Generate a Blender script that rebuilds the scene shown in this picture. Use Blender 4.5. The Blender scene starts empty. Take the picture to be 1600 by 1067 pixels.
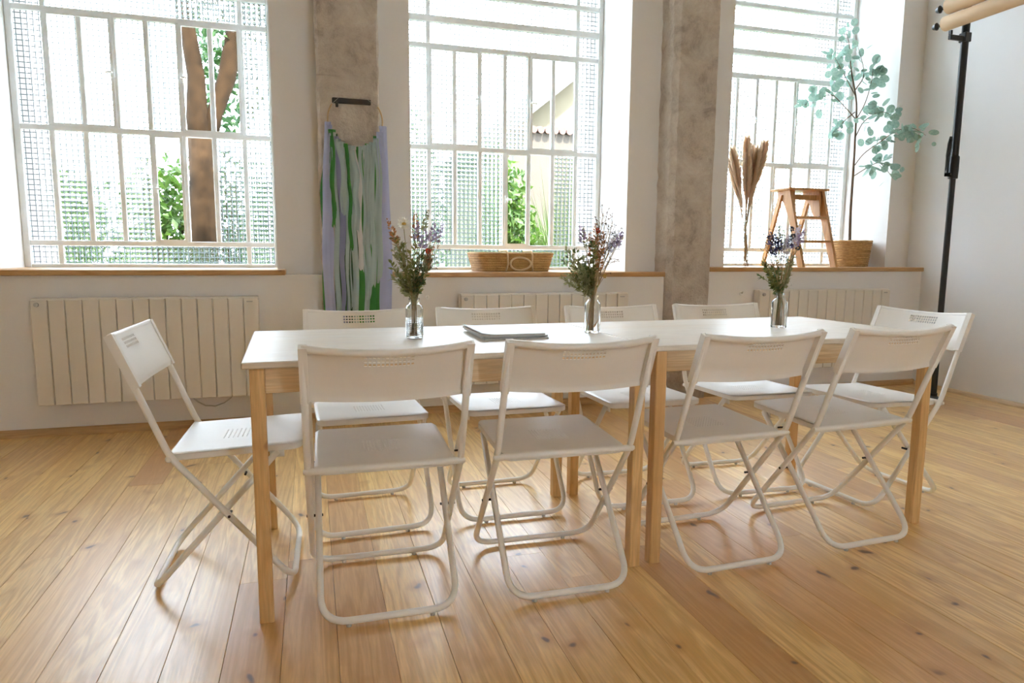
import bpy, math, random
from mathutils import Vector, Matrix

random.seed(7)
scene = bpy.context.scene
COL = scene.collection
PI = math.pi

# ---------------------------------------------------------------- camera
F_PX = 1053.52
PITCH, YAW, ROLL = 0.12866, 0.28923, 0.00707
CAM_POS = Vector((0.18075, -1.83619, 1.01185))
cam_d = bpy.data.cameras.new('camera')
cam = bpy.data.objects.new('camera', cam_d)
COL.objects.link(cam)
cam_d.sensor_fit = 'HORIZONTAL'
cam_d.sensor_width = 36.0
cam_d.lens = F_PX / 1600.0 * 36.0
cam_d.clip_start = 0.05
cam_d.clip_end = 300
_fw = Vector((math.sin(YAW) * math.cos(PITCH), math.cos(YAW) * math.cos(PITCH), -math.sin(PITCH)))
_r = Vector((math.cos(YAW), -math.sin(YAW), 0))
_u = _r.cross(_fw)
_r2 = _r * math.cos(ROLL) + _u * math.sin(ROLL)
_u2 = -_r * math.sin(ROLL) + _u * math.cos(ROLL)
cam.matrix_world = Matrix(((_r2.x, _u2.x, -_fw.x, CAM_POS.x), (_r2.y, _u2.y, -_fw.y, CAM_POS.y),
                           (_r2.z, _u2.z, -_fw.z, CAM_POS.z), (0, 0, 0, 1)))
scene.camera = cam

# ---------------------------------------------------------------- world, sun, exposure
SKY = 6.0
world = bpy.data.worlds.new('sky')
scene.world = world
world.use_nodes = True
bgn = world.node_tree.nodes['Background']
bgn.inputs['Color'].default_value = (0.745, 0.855, 1.0, 1)
bgn.inputs['Strength'].default_value = SKY
sun_d = bpy.data.lights.new('sun', 'SUN')
sun_d.energy = 12.0
sun_d.angle = 0.05
sun_d.color = (1.0, 0.93, 0.82)
sun = bpy.data.objects.new('sun', sun_d)
COL.objects.link(sun)
sun.rotation_euler = Vector((-0.20, 0.50, -0.84)).to_track_quat('-Z', 'Y').to_euler()
sun.location = (0, -6, 9)

vs = scene.view_settings
vs.view_transform = 'Standard'
vs.look = 'None'
vs.exposure = 2.0
vs.gamma = 1.0
vs.use_curve_mapping = False
scene.cycles.max_bounces = 14
scene.cycles.diffuse_bounces = 8
scene.cycles.glossy_bounces = 4
scene.cycles.transmission_bounces = 10
scene.cycles.transparent_max_bounces = 16
scene.cycles.sample_clamp_indirect = 12.0
scene.cycles.blur_glossy = 0.5

# ---------------------------------------------------------------- materials
MAT = {}


def nmat(name):
    m = bpy.data.materials.new(name)
    m.use_nodes = True
    nt = m.node_tree
    MAT[name] = m
    return m, nt, nt.nodes, nt.links, nt.nodes['Principled BSDF']


def ramp(N, stops):
    r = N.new('ShaderNodeValToRGB')
    e = r.color_ramp.elements
    e[0].position, e[0].color = stops[0][0], (*stops[0][1], 1)
    e[1].position, e[1].color = stops[-1][0], (*stops[-1][1], 1)
    for p, c in stops[1:-1]:
        x = e.new(p)
        x.color = (*c, 1)
    return r


def coords(N, L, scale=(1, 1, 1), rnd=True, kind='Object'):
    tc = N.new('ShaderNodeTexCoord')
    mp = N.new('ShaderNodeMapping')
    mp.inputs['Scale'].default_value = scale
    L.new(tc.outputs[kind], mp.inputs['Vector'])
    if rnd:
        oi = N.new('ShaderNodeObjectInfo')
        mu = N.new('ShaderNodeMath')
        mu.operation = 'MULTIPLY'
        mu.inputs[1].default_value = 53.0
        L.new(oi.outputs['Random'], mu.inputs[0])
        cb = N.new('ShaderNodeCombineXYZ')
        for k in range(3):
            L.new(mu.outputs[0], cb.inputs[k])
        L.new(cb.outputs[0], mp.inputs['Location'])
    return mp.outputs['Vector']


def noise(N, L, vec, scale, detail=4, rough=0.55, dist=0.0):
    n = N.new('ShaderNodeTexNoise')
    n.inputs['Scale'].default_value = scale
    n.inputs['Detail'].default_value = detail
    n.inputs['Roughness'].default_value = rough
    n.inputs['Distortion'].default_value = dist
    L.new(vec, n.inputs['Vector'])
    return n.outputs['Fac']


def mix(N, L, fac, a, b, mode='MIX'):
    m = N.new('ShaderNodeMix')
    m.data_type = 'RGBA'
    m.blend_type = mode
    for sock, v in ((m.inputs[0], fac), (m.inputs[6], a), (m.inputs[7], b)):
        if isinstance(v, (int, float)):
            sock.default_value = v
        elif isinstance(v, tuple):
            sock.default_value = (*v, 1) if len(v) == 3 else v
        else:
            L.new(v, sock)
    return m.outputs[2]


def bump(N, L, P, h, strength, dist=0.01):
    b = N.new('ShaderNodeBump')
    b.inputs['Strength'].default_value = strength
    b.inputs['Distance'].default_value = dist
    L.new(h, b.inputs['Height'])
    L.new(b.outputs[0], P.inputs['Normal'])
    return b


def plain(name, c1, c2=None, rough=0.5, scale=6.0, bmp=0.0, bscale=60.0, metal=0.0, coat=0.0, spec=None, rnd=False):
    m, nt, N, L, P = nmat(name)
    v = coords(N, L, rnd=rnd)
    c2 = c2 or tuple(x * 0.93 for x in c1)
    r = ramp(N, [(0.3, c1), (0.7, c2)])
    L.new(noise(N, L, v, scale, 5), r.inputs[0])
    L.new(r.outputs[0], P.inputs['Base Color'])
    P.inputs['Roughness'].default_value = rough
    P.inputs['Metallic'].default_value = metal
    P.inputs['Coat Weight'].default_value = coat
    if spec is not None:
        P.inputs['Specular IOR Level'].default_value = spec
    if bmp:
        bump(N, L, P, noise(N, L, v, bscale, 4), bmp)
    return m


def wood(name, light, dark, axis='X', rough=0.4, coat=0.0, grain=1.0, knots=0.0, knot_col=(0.12, 0.05, 0.02), vary=0.0, vary_col=(0.4, 0.18, 0.08), spec=0.5, coat_rough=0.25, ring=0.45):
    m, nt, N, L, P = nmat(name)
    a = {'X': (0.6, 9, 9), 'Y': (9, 0.6, 9), 'Z': (9, 9, 0.6)}[axis]
    v = coords(N, L, a)
    n1 = noise(N, L, v, 1.6 * grain, 3, 0.5, 1.2)
    # growth-ring bands from a warped sine of the low-frequency noise
    mu = N.new('ShaderNodeMath'); mu.operation = 'MULTIPLY'; mu.inputs[1].default_value = 42.0
    L.new(n1, mu.inputs[0])
    si = N.new('ShaderNodeMath'); si.operation = 'SINE'
    L.new(mu.outputs[0], si.inputs[0])
    mr = N.new('ShaderNodeMapRange')
    mr.inputs['From Min'].default_value = -1
    mr.inputs['From Max'].default_value = 1
    L.new(si.outputs[0], mr.inputs['Value'])
    fine = noise(N, L, coords(N, L, tuple(x * 7 for x in a)), 3.0, 4)
    base = mix(N, L, mr.outputs[0], light, tuple(l * (1 - ring) + d * ring for l, d in zip(light, dark)))
    r2 = ramp(N, [(0.35, (0.86, 0.86, 0.86)), (0.7, (1.06, 1.06, 1.06))])
    L.new(fine, r2.inputs[0])
    c = mix(N, L, 1.0, base, r2.outputs[0], 'MULTIPLY')
    r3 = ramp(N, [(0.5, (0, 0, 0)), (0.78, (1, 1, 1))])
    L.new(noise(N, L, v, 0.9, 2), r3.inputs[0])
    c = mix(N, L, r3.outputs[0], c, dark)
    if vary:
        oi = N.new('ShaderNodeObjectInfo')
        r4 = ramp(N, [(0.55, (0, 0, 0)), (1.0, (vary, vary, vary))])
        L.new(oi.outputs['Random'], r4.inputs[0])
        c = mix(N, L, r4.outputs[0], c, vary_col)
        # value shift from plank to plank
        wn = N.new('ShaderNodeTexWhiteNoise'); wn.noise_dimensions = '1D'
        L.new(oi.outputs['Random'], wn.inputs['W'])
        r5 = ramp(N, [(0.0, (0.90, 0.87, 0.83)), (1.0, (1.06, 1.06, 1.05))])
        L.new(wn.outputs['Value'], r5.inputs[0])
        c = mix(N, L, 1.0, c, r5.outputs[0], 'MULTIPLY')
    if knots:
        ks = {'X': (4.0, 5.5, 3), 'Y': (5.0, 4.0, 3), 'Z': (5.5, 3, 4.0)}[axis]
        kv = coords(N, L, ks)
        # wobble
        vo = N.new('ShaderNodeTexVoronoi')
        vo.inputs['Scale'].default_value = 1.45
        vo.inputs['Randomness'].default_value = 1.0
        nz = N.new('ShaderNodeTexNoise'); nz.inputs['Scale'].default_value = 2.0
        L.new(kv, nz.inputs['Vector'])
        ad = N.new('ShaderNodeMixRGB'); ad.blend_type = 'LINEAR_LIGHT'; ad.inputs[0].default_value = 0.25
        L.new(kv, ad.inputs[1]); L.new(nz.outputs['Color'], ad.inputs[2])
        L.new(ad.outputs[0], vo.inputs['Vector'])
        halo = ramp(N, [(0.06, (1, 1, 1)), (0.30, (0, 0, 0))])
        L.new(vo.outputs['Distance'], halo.inputs[0])
        core = ramp(N, [(0.045, (1, 1, 1)), (0.10, (0, 0, 0))])
        L.new(vo.outputs['Distance'], core.inputs[0])
        hm = N.new('ShaderNodeMath'); hm.operation = 'MULTIPLY'; hm.inputs[1].default_value = 0.7 * knots
        L.new(halo.outputs[0], hm.inputs[0])
        c = mix(N, L, hm.outputs[0], c, (dark[0] * 0.75, dark[1] * 0.6, dark[2] * 0.5))
        cm = N.new('ShaderNodeMath'); cm.operation = 'MULTIPLY'; cm.inputs[1].default_value = min(1, knots)
        L.new(core.outputs[0], cm.inputs[0])
        c = mix(N, L, cm.outputs[0], c, knot_col)
    L.new(c, P.inputs['Base Color'])
    P.inputs['Roughness'].default_value = rough
    P.inputs['Coat Weight'].default_value = coat
    P.inputs['Coat Roughness'].default_value = coat_rough
    P.inputs['Specular IOR Level'].default_value = spec
    bump(N, L, P, fine, 0.12, 0.002)
    return m


def leaf_mat(name, c1, c2, trans=0.35, rough=0.55):
    m, nt, N, L, P = nmat(name)
    v = coords(N, L, rnd=True)
    r = ramp(N, [(0.3, c1), (0.7, c2)])
    L.new(noise(N, L, v, 5.0, 3), r.inputs[0])
    L.new(r.outputs[0], P.inputs['Base Color'])
    P.inputs['Roughness'].default_value = rough
    t = N.new('ShaderNodeBsdfTranslucent')
    L.new(r.outputs[0], t.inputs['Color'])
    ms = N.new('ShaderNodeMixShader')
    ms.inputs[0].default_value = trans
    L.new(P.outputs[0], ms.inputs[1])
    L.new(t.outputs[0], ms.inputs[2])
    L.new(ms.outputs[0], N['Material Output'].inputs['Surface'])
    return m


plain('wall_paint', (0.80, 0.79, 0.78), (0.78, 0.77, 0.76), 0.75, 2.0, 0.06, 180)
plain('wall_paint_right', (0.79, 0.80, 0.82), (0.77, 0.78, 0.80), 0.7, 2.0, 0.05, 180)
plain('ceiling_paint', (0.86, 0.77, 0.64), None, 0.8)  # cream tint added to warm the light bounced from above
plain('wall_cream', (0.86, 0.70, 0.48), (0.84, 0.68, 0.46), 0.8)  # unseen wall, tinted so its bounce warms the chair backs
plain('exterior_render', (0.86, 0.72, 0.68), (0.82, 0.68, 0.64), 0.85, 5, 0.3, 60)
plain('chair_white', (0.84, 0.81, 0.76), (0.82, 0.79, 0.74), 0.42, 8, 0.02, 400)
plain('chair_tube', (0.86, 0.83, 0.78), (0.84, 0.81, 0.76), 0.35)
plain('dark_bolt', (0.05, 0.04, 0.035), None, 0.5, metal=0.6)
plain('rubber', (0.6, 0.58, 0.54), None, 0.7)
plain('radiator_white', (0.76, 0.72, 0.65), (0.74, 0.70, 0.63), 0.45, 3, 0.02, 300)
plain('window_paint', (0.82, 0.86, 0.88), (0.76, 0.79, 0.79), 0.4, 14)
plain('black_metal', (0.012, 0.012, 0.012), (0.02, 0.02, 0.02), 0.38, spec=0.4)
plain('grey_metal', (0.35, 0.36, 0.36), None, 0.4, metal=0.7)
plain('iron_bar', (0.03, 0.033, 0.033), (0.06, 0.045, 0.035), 0.7, 20)
plain('roll_paper', (0.74, 0.55, 0.36), (0.72, 0.53, 0.34), 0.65)
plain('roll_core', (0.62, 0.47, 0.32), None, 0.8)
plain('magazine_cover', (0.62, 0.74, 0.80), (0.78, 0.84, 0.86), 0.25, 3)
plain('magazine_grey', (0.50, 0.52, 0.50), None, 0.3)
plain('magazine_pages', (0.62, 0.58, 0.52), (0.5, 0.47, 0.42), 0.8, 90)
plain('plastic_white', (0.85, 0.85, 0.84), None, 0.35)
plain('label_grey', (0.45, 0.44, 0.42), None, 0.5)
plain('cord_grey', (0.55, 0.52, 0.47), None, 0.6)
plain('stool_rope', (0.6, 0.5, 0.35), None, 0.8)
wood('pine_x', (0.80, 0.61, 0.38), (0.62, 0.40, 0.20), 'X', 0.35, 0.15, knots=0.5, knot_col=(0.28, 0.13, 0.05))
wood('pine_top', (0.74, 0.66, 0.55), (0.66, 0.55, 0.42), 'X', 0.42, 0.25, coat_rough=0.3)
wood('pine_y', (0.80, 0.61, 0.38), (0.62, 0.40, 0.20), 'Y', 0.35, 0.15)
wood('pine_z', (0.78, 0.51, 0.23), (0.60, 0.33, 0.12), 'Z', 0.4, 0.1, knots=0.5, knot_col=(0.25, 0.11, 0.04))
wood('sill_wood', (0.60, 0.37, 0.17), (0.42, 0.22, 0.08), 'X', 0.45, knots=0.5)
wood('skirting_wood', (0.55, 0.35, 0.17), (0.38, 0.2, 0.08), 'X', 0.45)
wood('skirting_light', (0.72, 0.56, 0.38), (0.6, 0.42, 0.26), 'Y', 0.45)
wood('plank_pine', (0.93, 0.645, 0.265), (0.68, 0.385, 0.11), 'Y', 0.38, 0.85, coat_rough=0.36, ring=0.75, grain=0.8, knots=1.0, vary=0.7, vary_col=(0.52, 0.24, 0.095))
wood('stool_wood', (0.62, 0.33, 0.12), (0.40, 0.18, 0.05), 'Z', 0.4, 0.2, knots=0.5)
wood('ring_wood', (0.70, 0.52, 0.30), (0.55, 0.36, 0.18), 'X', 0.5)
plain('wicker', (0.66, 0.42, 0.17), (0.46, 0.26, 0.09), 0.6, 24, 0.6, 160, rnd=True)
plain('wicker_pale', (0.86, 0.72, 0.48), (0.78, 0.62, 0.38), 0.6, 20, 0.4, 120)
plain('seagrass', (0.66, 0.44, 0.20), (0.46, 0.27, 0.11), 0.7, 40, 0.7, 150, rnd=True)
plain('soil', (0.06, 0.04, 0.03), None, 0.9)
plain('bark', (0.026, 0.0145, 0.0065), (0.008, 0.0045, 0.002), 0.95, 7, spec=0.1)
plain('twig', (0.20, 0.12, 0.07), (0.13, 0.08, 0.05), 0.7, 30)
plain('stem_green', (0.20, 0.21, 0.07), (0.28, 0.24, 0.10), 0.7, 30)
plain('stem_straw', (0.42, 0.30, 0.14), (0.32, 0.20, 0.09), 0.7, 30)
leaf_mat('pampas', (0.88, 0.74, 0.57), (0.78, 0.62, 0.46), 0.55, 0.9)
leaf_mat('petal_white', (0.90, 0.88, 0.82), (0.86, 0.83, 0.75), 0.4, 0.6)
plain('petal_yellow', (0.65, 0.42, 0.10), None, 0.7)
plain('petal_lavender', (0.42, 0.33, 0.52), (0.52, 0.42, 0.58), 0.75, 60)
plain('petal_blue', (0.10, 0.10, 0.24), (0.20, 0.20, 0.38), 0.75, 60)
plain('petal_pale', (0.62, 0.60, 0.70), (0.72, 0.68, 0.72), 0.75, 60)
plain('petal_red', (0.55, 0.06, 0.02), None, 0.6)
plain('petal_rust', (0.50, 0.22, 0.08), (0.40, 0.17, 0.07), 0.7, 40)
plain('thistle_dark', (0.03, 0.04, 0.06), (0.06, 0.07, 0.1), 0.7, 40)
leaf_mat('leaf_olive', (0.14, 0.17, 0.04), (0.26, 0.23, 0.07))
leaf_mat('leaf_sage', (0.28, 0.30, 0.13), (0.38, 0.36, 0.2))
leaf_mat('leaf_dark', (0.08, 0.13, 0.04), (0.15, 0.2, 0.07))
leaf_mat('leaf_eucalyptus', (0.25, 0.40, 0.33), (0.42, 0.56, 0.48), 0.45, 0.5)
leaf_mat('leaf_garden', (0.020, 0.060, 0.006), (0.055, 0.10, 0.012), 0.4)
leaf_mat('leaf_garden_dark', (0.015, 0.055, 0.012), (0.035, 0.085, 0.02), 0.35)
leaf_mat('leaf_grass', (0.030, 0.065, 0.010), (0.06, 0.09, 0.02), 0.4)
leaf_mat('fabric_lavender', (0.42, 0.46, 0.68), (0.50, 0.54, 0.75), 0.15, 0.8)
leaf_mat('fabric_violet', (0.26, 0.28, 0.46), (0.32, 0.34, 0.52), 0.15, 0.8)
leaf_mat('fabric_mint', (0.38, 0.50, 0.50), (0.46, 0.57, 0.57), 0.15, 0.8)
leaf_mat('fabric_green', (0.05, 0.24, 0.05), (0.07, 0.30, 0.07), 0.15, 0.8)
leaf_mat('fabric_dark', (0.03, 0.09, 0.05), (0.05, 0.12, 0.07), 0.1, 0.8)
leaf_mat('fabric_white', (0.68, 0.68, 0.66), (0.74, 0.74, 0.74), 0.2, 0.8)
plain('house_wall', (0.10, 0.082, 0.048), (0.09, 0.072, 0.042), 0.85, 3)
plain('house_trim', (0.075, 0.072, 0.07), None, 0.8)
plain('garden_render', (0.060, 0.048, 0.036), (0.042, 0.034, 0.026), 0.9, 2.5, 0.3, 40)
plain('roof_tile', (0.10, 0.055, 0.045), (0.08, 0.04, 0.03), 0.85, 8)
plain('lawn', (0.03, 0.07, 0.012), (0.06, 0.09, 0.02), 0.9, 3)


def stone_material():
    m, nt, N, L, P = nmat('pillar_stone')
    v = coords(N, L, rnd=False)
    r = ramp(N, [(0.30, (0.44, 0.35, 0.28)), (0.46, (0.72, 0.63, 0.54)), (0.56, (0.80, 0.72, 0.63)), (0.70, (0.90, 0.84, 0.76))])
    L.new(noise(N, L, v, 5.5, 10, 0.78, 0.4), r.inputs[0])
    # pale chips
    vo = N.new('ShaderNodeTexVoronoi'); vo.inputs['Scale'].default_value = 22
    L.new(v, vo.inputs['Vector'])
    ch = ramp(N, [(0.10, (1, 1, 1)), (0.24, (0, 0, 0))])
    L.new(vo.outputs['Distance'], ch.inputs[0])
    pm = ramp(N, [(0.5, (0, 0, 0)), (0.62, (0.7, 0.7, 0.7))])
    L.new(noise(N, L, v, 4.0, 3), pm.inputs[0])
    f = mix(N, L, 1.0, ch.outputs[0], pm.outputs[0], 'MULTIPLY')
    c = mix(N, L, f, r.outputs[0], (0.66, 0.60, 0.52))
    # rust brown staining that rises from the foot
    sx = N.new('ShaderNodeSeparateXYZ'); L.new(v, sx.inputs[0])
    mr = N.new('ShaderNodeMapRange')
    mr.inputs['From Min'].default_value = 1.25; mr.inputs['From Max'].default_value = 0.2
    mr.inputs['To Min'].default_value = 0.0; mr.inputs['To Max'].default_value = 0.5
    L.new(sx.outputs[2], mr.inputs['Value'])
    st = N.new('ShaderNodeMath'); st.operation = 'MULTIPLY'
    L.new(mr.outputs[0], st.inputs[0]); L.new(noise(N, L, v, 5.0, 5), st.inputs[1])
    st2 = N.new('ShaderNodeMath'); st2.operation = 'MULTIPLY'; st2.inputs[1].default_value = 1.7; st2.use_clamp = True
    L.new(st.outputs[0], st2.inputs[0])
    c = mix(N, L, st2.outputs[0], c, (0.24, 0.125, 0.06))
    L.new(c, P.inputs['Base Color'])
    P.inputs['Roughness'].default_value = 0.9
    bump(N, L, P, noise(N, L, v, 22, 8, 0.75), 1.0, 0.03)


stone_material()


def clear_glass():
    m, nt, N, L, P = nmat('clear_glass')
    N.remove(P)
    t = N.new('ShaderNodeBsdfTransparent'); t.inputs[0].default_value = (0.96, 0.98, 0.97, 1)
    g = N.new('ShaderNodeBsdfGlossy'); g.inputs['Roughness'].default_value = 0.02
    fr = N.new('ShaderNodeFresnel'); fr.inputs[0].default_value = 1.45
    ms = N.new('ShaderNodeMixShader')
    L.new(fr.outputs[0], ms.inputs[0]); L.new(t.outputs[0], ms.inputs[1]); L.new(g.outputs[0], ms.inputs[2])
    L.new(ms.outputs[0], N['Material Output'].inputs['Surface'])


def patterned_glass():
    m, nt, N, L, P = nmat('patterned_glass')
    N.remove(P)
    tc = N.new('ShaderNodeTexCoord')
    sx = N.new('ShaderNodeSeparateXYZ'); L.new(tc.outputs['Object'], sx.inputs[0])
    out = []
    for k in (0, 2):
        mu = N.new('ShaderNodeMath'); mu.operation = 'MULTIPLY'; mu.inputs[1].default_value = 2 * PI / 0.031
        L.new(sx.outputs[k], mu.inputs[0])
        co = N.new('ShaderNodeMath'); co.operation = 'COSINE'; L.new(mu.outputs[0], co.inputs[0])
        out.append(co)
    ad = N.new('ShaderNodeMath'); ad.operation = 'ADD'
    L.new(out[0].outputs[0], ad.inputs[0]); L.new(out[1].outputs[0], ad.inputs[1])
    b = N.new('ShaderNodeBump'); b.inputs['Strength'].default_value = 1.0; b.inputs['Distance'].default_value = 0.0042
    L.new(ad.outputs[0], b.inputs['Height'])
    # the pressed grooves between the cells are frosted, darkened to paint in relief shading
    mn = N.new('ShaderNodeMath'); mn.operation = 'MINIMUM'
    L.new(out[0].outputs[0], mn.inputs[0]); L.new(out[1].outputs[0], mn.inputs[1])
    gr = ramp(N, [(0.03, (0, 0, 0)), (0.20, (1, 1, 1))])
    mr = N.new('ShaderNodeMapRange'); mr.inputs['From Min'].default_value = -1.0; mr.inputs['From Max'].default_value = 1.0
    L.new(mn.outputs[0], mr.inputs['Value']); L.new(mr.outputs[0], gr.inputs[0])
    rf = N.new('ShaderNodeBsdfRefraction')
    rf.inputs['Color'].default_value = (0.97, 0.99, 0.98, 1)
    rf.inputs['Roughness'].default_value = 0.12
    rf.inputs['IOR'].default_value = 1.22
    L.new(b.outputs[0], rf.inputs['Normal'])
    t = N.new('ShaderNodeBsdfTransparent'); t.inputs[0].default_value = (0.97, 0.99, 0.98, 1)
    g = N.new('ShaderNodeBsdfGlossy'); g.inputs['Roughness'].default_value = 0.1
    L.new(b.outputs[0], g.inputs['Normal'])
    m1 = N.new('ShaderNodeMixShader'); m1.inputs[0].default_value = 0.68
    L.new(t.outputs[0], m1.inputs[1]); L.new(rf.outputs[0], m1.inputs[2])
    m2 = N.new('ShaderNodeMixShader'); m2.inputs[0].default_value = 0.05
    L.new(m1.outputs[0], m2.inputs[1]); L.new(g.outputs[0], m2.inputs[2])
    fz = N.new('ShaderNodeBsdfTranslucent'); fz.inputs[0].default_value = (0.060, 0.070, 0.068, 1)
    m3 = N.new('ShaderNodeMixShader')
    L.new(gr.outputs[0], m3.inputs[0]); L.new(fz.outputs[0], m3.inputs[1]); L.new(m2.outputs[0], m3.inputs[2])
    L.new(m3.outputs[0], N['Material Output'].inputs['Surface'])


def vase_glass():
    m, nt, N, L, P = nmat('vase_glass')
    P.inputs['Base Color'].default_value = (0.97, 0.99, 0.99, 1)
    P.inputs['Roughness'].default_value = 0.02
    P.inputs['IOR'].default_value = 1.45
    P.inputs['Transmission Weight'].default_value = 1.0


clear_glass()
patterned_glass()
vase_glass()

# ---------------------------------------------------------------- mesh helpers


class MB:
    """collects geometry; build() links it as ONE mesh object"""

    def __init__(self):
        self.v, self.f = [], []

    def add(self, vs_, fs_):
        o = len(self.v)
        self.v += [tuple(p) for p in vs_]
        self.f += [tuple(i + o for i in q) for q in fs_]
        return self

    def box(self, x0, x1, y0, y1, z0, z1, M=None):
        p = [Vector(c) for c in ((x0, y0, z0), (x1, y0, z0), (x1, y1, z0), (x0, y1, z0),
                                 (x0, y0, z1), (x1, y0, z1), (x1, y1, z1), (x0, y1, z1))]
        if M is not None:
            p = [M @ q for q in p]
        return self.add(p, [(0, 3, 2, 1), (4, 5, 6, 7), (0, 1, 5, 4), (1, 2, 6, 5), (2, 3, 7, 6), (3, 0, 4, 7)])

    def cbox(self, x0, x1, y0, y1, z0, z1, b=0.003, M=None):
        """box with chamfered edges"""
        xs, ys, zs = (x0, x1), (y0, y1), (z0, z1)
        P, idx = [], {}
        for i in (0, 1):
            for j in (0, 1):
                for k in (0, 1):
                    sx, sy, sz = (1, -1)[i], (1, -1)[j], (1, -1)[k]
                    for ax in range(3):
                        p = [xs[i] + sx * b, ys[j] + sy * b, zs[k] + sz * b]
                        p[ax] = (xs, ys, zs)[ax][(i, j, k)[ax]]
                        idx[(i, j, k, ax)] = len(P)
                        P.append(Vector(p) if M is None else M @ Vector(p))
        Fs = []
        for i in (0, 1):
            q = [idx[(i, 0, 0, 0)], idx[(i, 1, 0, 0)], idx[(i, 1, 1, 0)], idx[(i, 0, 1, 0)]]
            Fs.append(tuple(q if i else q[::-1]))
            q = [idx[(0, i, 0, 1)], idx[(0, i, 1, 1)], idx[(1, i, 1, 1)], idx[(1, i, 0, 1)]]
            Fs.append(tuple(q if i else q[::-1]))
            q = [idx[(0, 0, i, 2)], idx[(1, 0, i, 2)], idx[(1, 1, i, 2)], idx[(0, 1, i, 2)]]
            Fs.append(tuple(q if i else q[::-1]))
        for a in (0, 1):
            for c in (0, 1):
                Fs.append((idx[(0, a, c, 1)], idx[(1, a, c, 1)], idx[(1, a, c, 2)], idx[(0, a, c, 2)]))
                Fs.append((idx[(a, 0, c, 0)], idx[(a, 1, c, 0)], idx[(a, 1, c, 2)], idx[(a, 0, c, 2)]))
                Fs.append((idx[(a, c, 0, 0)], idx[(a, c, 1, 0)], idx[(a, c, 1, 1)], idx[(a, c, 0, 1)]))
                for d in (0, 1):
                    Fs.append((idx[(a, c, d, 0)], idx[(a, c, d, 1)], idx[(a, c, d, 2)]))
        return self.add(P, Fs)

    def tube(self, pts, r, n=8, closed=False, caps=True, flat=1.0, up=None):
        pts = [Vector(p) for p in pts]
        m = len(pts)
        rs = r if isinstance(r, (list, tuple)) else [r] * m
        T = []
        for i in range(m):
            a = pts[(i - 1) % m] if (closed or i > 0) else pts[i]
            c = pts[(i + 1) % m] if (closed or i < m - 1) else pts[i]
            d = c - a
            T.append(d.normalized() if d.length > 1e-9 else Vector((0, 0, 1)))
        nrm = up or (Vector((0, 0, 1)) if abs(T[0].z) < 0.9 else Vector((1, 0, 0)))
        nrm = (nrm - T[0] * nrm.dot(T[0])).normalized()
        V = []
        for i in range(m):
            nrm = (nrm - T[i] * nrm.dot(T[i]))
            nrm = nrm.normalized() if nrm.length > 1e-6 else T[i].orthogonal().normalized()
            bi = T[i].cross(nrm)
            for k in range(n):
                a = 2 * PI * k / n
                V.append(pts[i] + (nrm * math.cos(a) + bi * math.sin(a) * flat) * rs[i])
        Fs = []
        for i in range(m if closed else m - 1):
            j = (i + 1) % m
            for k in range(n):
                l = (k + 1) % n
                Fs.append((i * n + k, i * n + l, j * n + l, j * n + k))
        if caps and not closed:
            Fs.append(tuple(range(n))[::-1])
            Fs.append(tuple((m - 1) * n + k for k in range(n)))
        return self.add(V, Fs)

    def lathe(self, prof, n=20, center=(0, 0, 0), closed=False, fr=None):
        V, Fs = [], []
        cx, cy, cz = center
        for j, (r, z) in enumerate(prof):
            for k in range(n):
                a = 2 * PI * k / n
                rr = r * (fr(a, z) if fr else 1)
                V.append((cx + rr * math.cos(a), cy + rr * math.sin(a), cz + z))
        m = len(prof)
        for j in range(m if closed else m - 1):
            jj = (j + 1) % m
            for k in range(n):
                l = (k + 1) % n
                Fs.append((j * n + k, j * n + l, jj * n + l, jj * n + k))
        return self.add(V, Fs)

    def prism(self, poly, z0, z1, M=None):
        """extrude polygon [(x,y)] from z0 to z1"""
        n = len(poly)
        V = [Vector((x, y, z0)) for x, y in poly] + [Vector((x, y, z1)) for x, y in poly]
        if M is not None:
            V = [M @ p for p in V]
        Fs = [tuple(range(n))[::-1], tuple(range(n, 2 * n))]
        Fs += [(i, (i + 1) % n, n + (i + 1) % n, n + i) for i in range(n)]
        return self.add(V, Fs)

    def mesh(self, name, smooth=False, angle=None):
        me = bpy.data.meshes.new(name)
        me.from_pydata(self.v, [], self.f)
        me.update()
        if smooth:
            me.polygons.foreach_set('use_smooth', [True] * len(me.polygons))
            if angle:
                me.set_sharp_from_angle(angle=angle)
        return me

    def build(self, name, mat, parent=None, smooth=False, angle=None):
        me = self.mesh(name, smooth, angle)
        return link(name, me, mat, parent)


def link(name, me, mat, parent=None):
    o = bpy.data.objects.new(name, me)
    if mat is not None and not me.materials:
        me.materials.append(MAT[mat])
    COL.objects.link(o)
    if parent is not None:
        o.parent = parent
    return o


def empty(name, loc=(0, 0, 0), rz=0.0):
    o = bpy.data.objects.new(name, None)
    o.empty_display_size = 0.1
    COL.objects.link(o)
    o.location = loc
    o.rotation_euler = (0, 0, rz)
    return o


def tag(o, label=None, cat=None, group=None, kind=None):
    if label: o['label'] = label
    if cat: o['category'] = cat
    if group: o['group'] = group
    if kind: o['kind'] = kind
    return o


def structure(o, label):
    o['kind'] = 'structure'
    o['label'] = label
    return o


def copy_tree(o, parent=None):
    c = o.copy()
    COL.objects.link(c)
    c.parent = parent
    for ch in o.children:
        copy_tree(ch, c)
    return c


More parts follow.
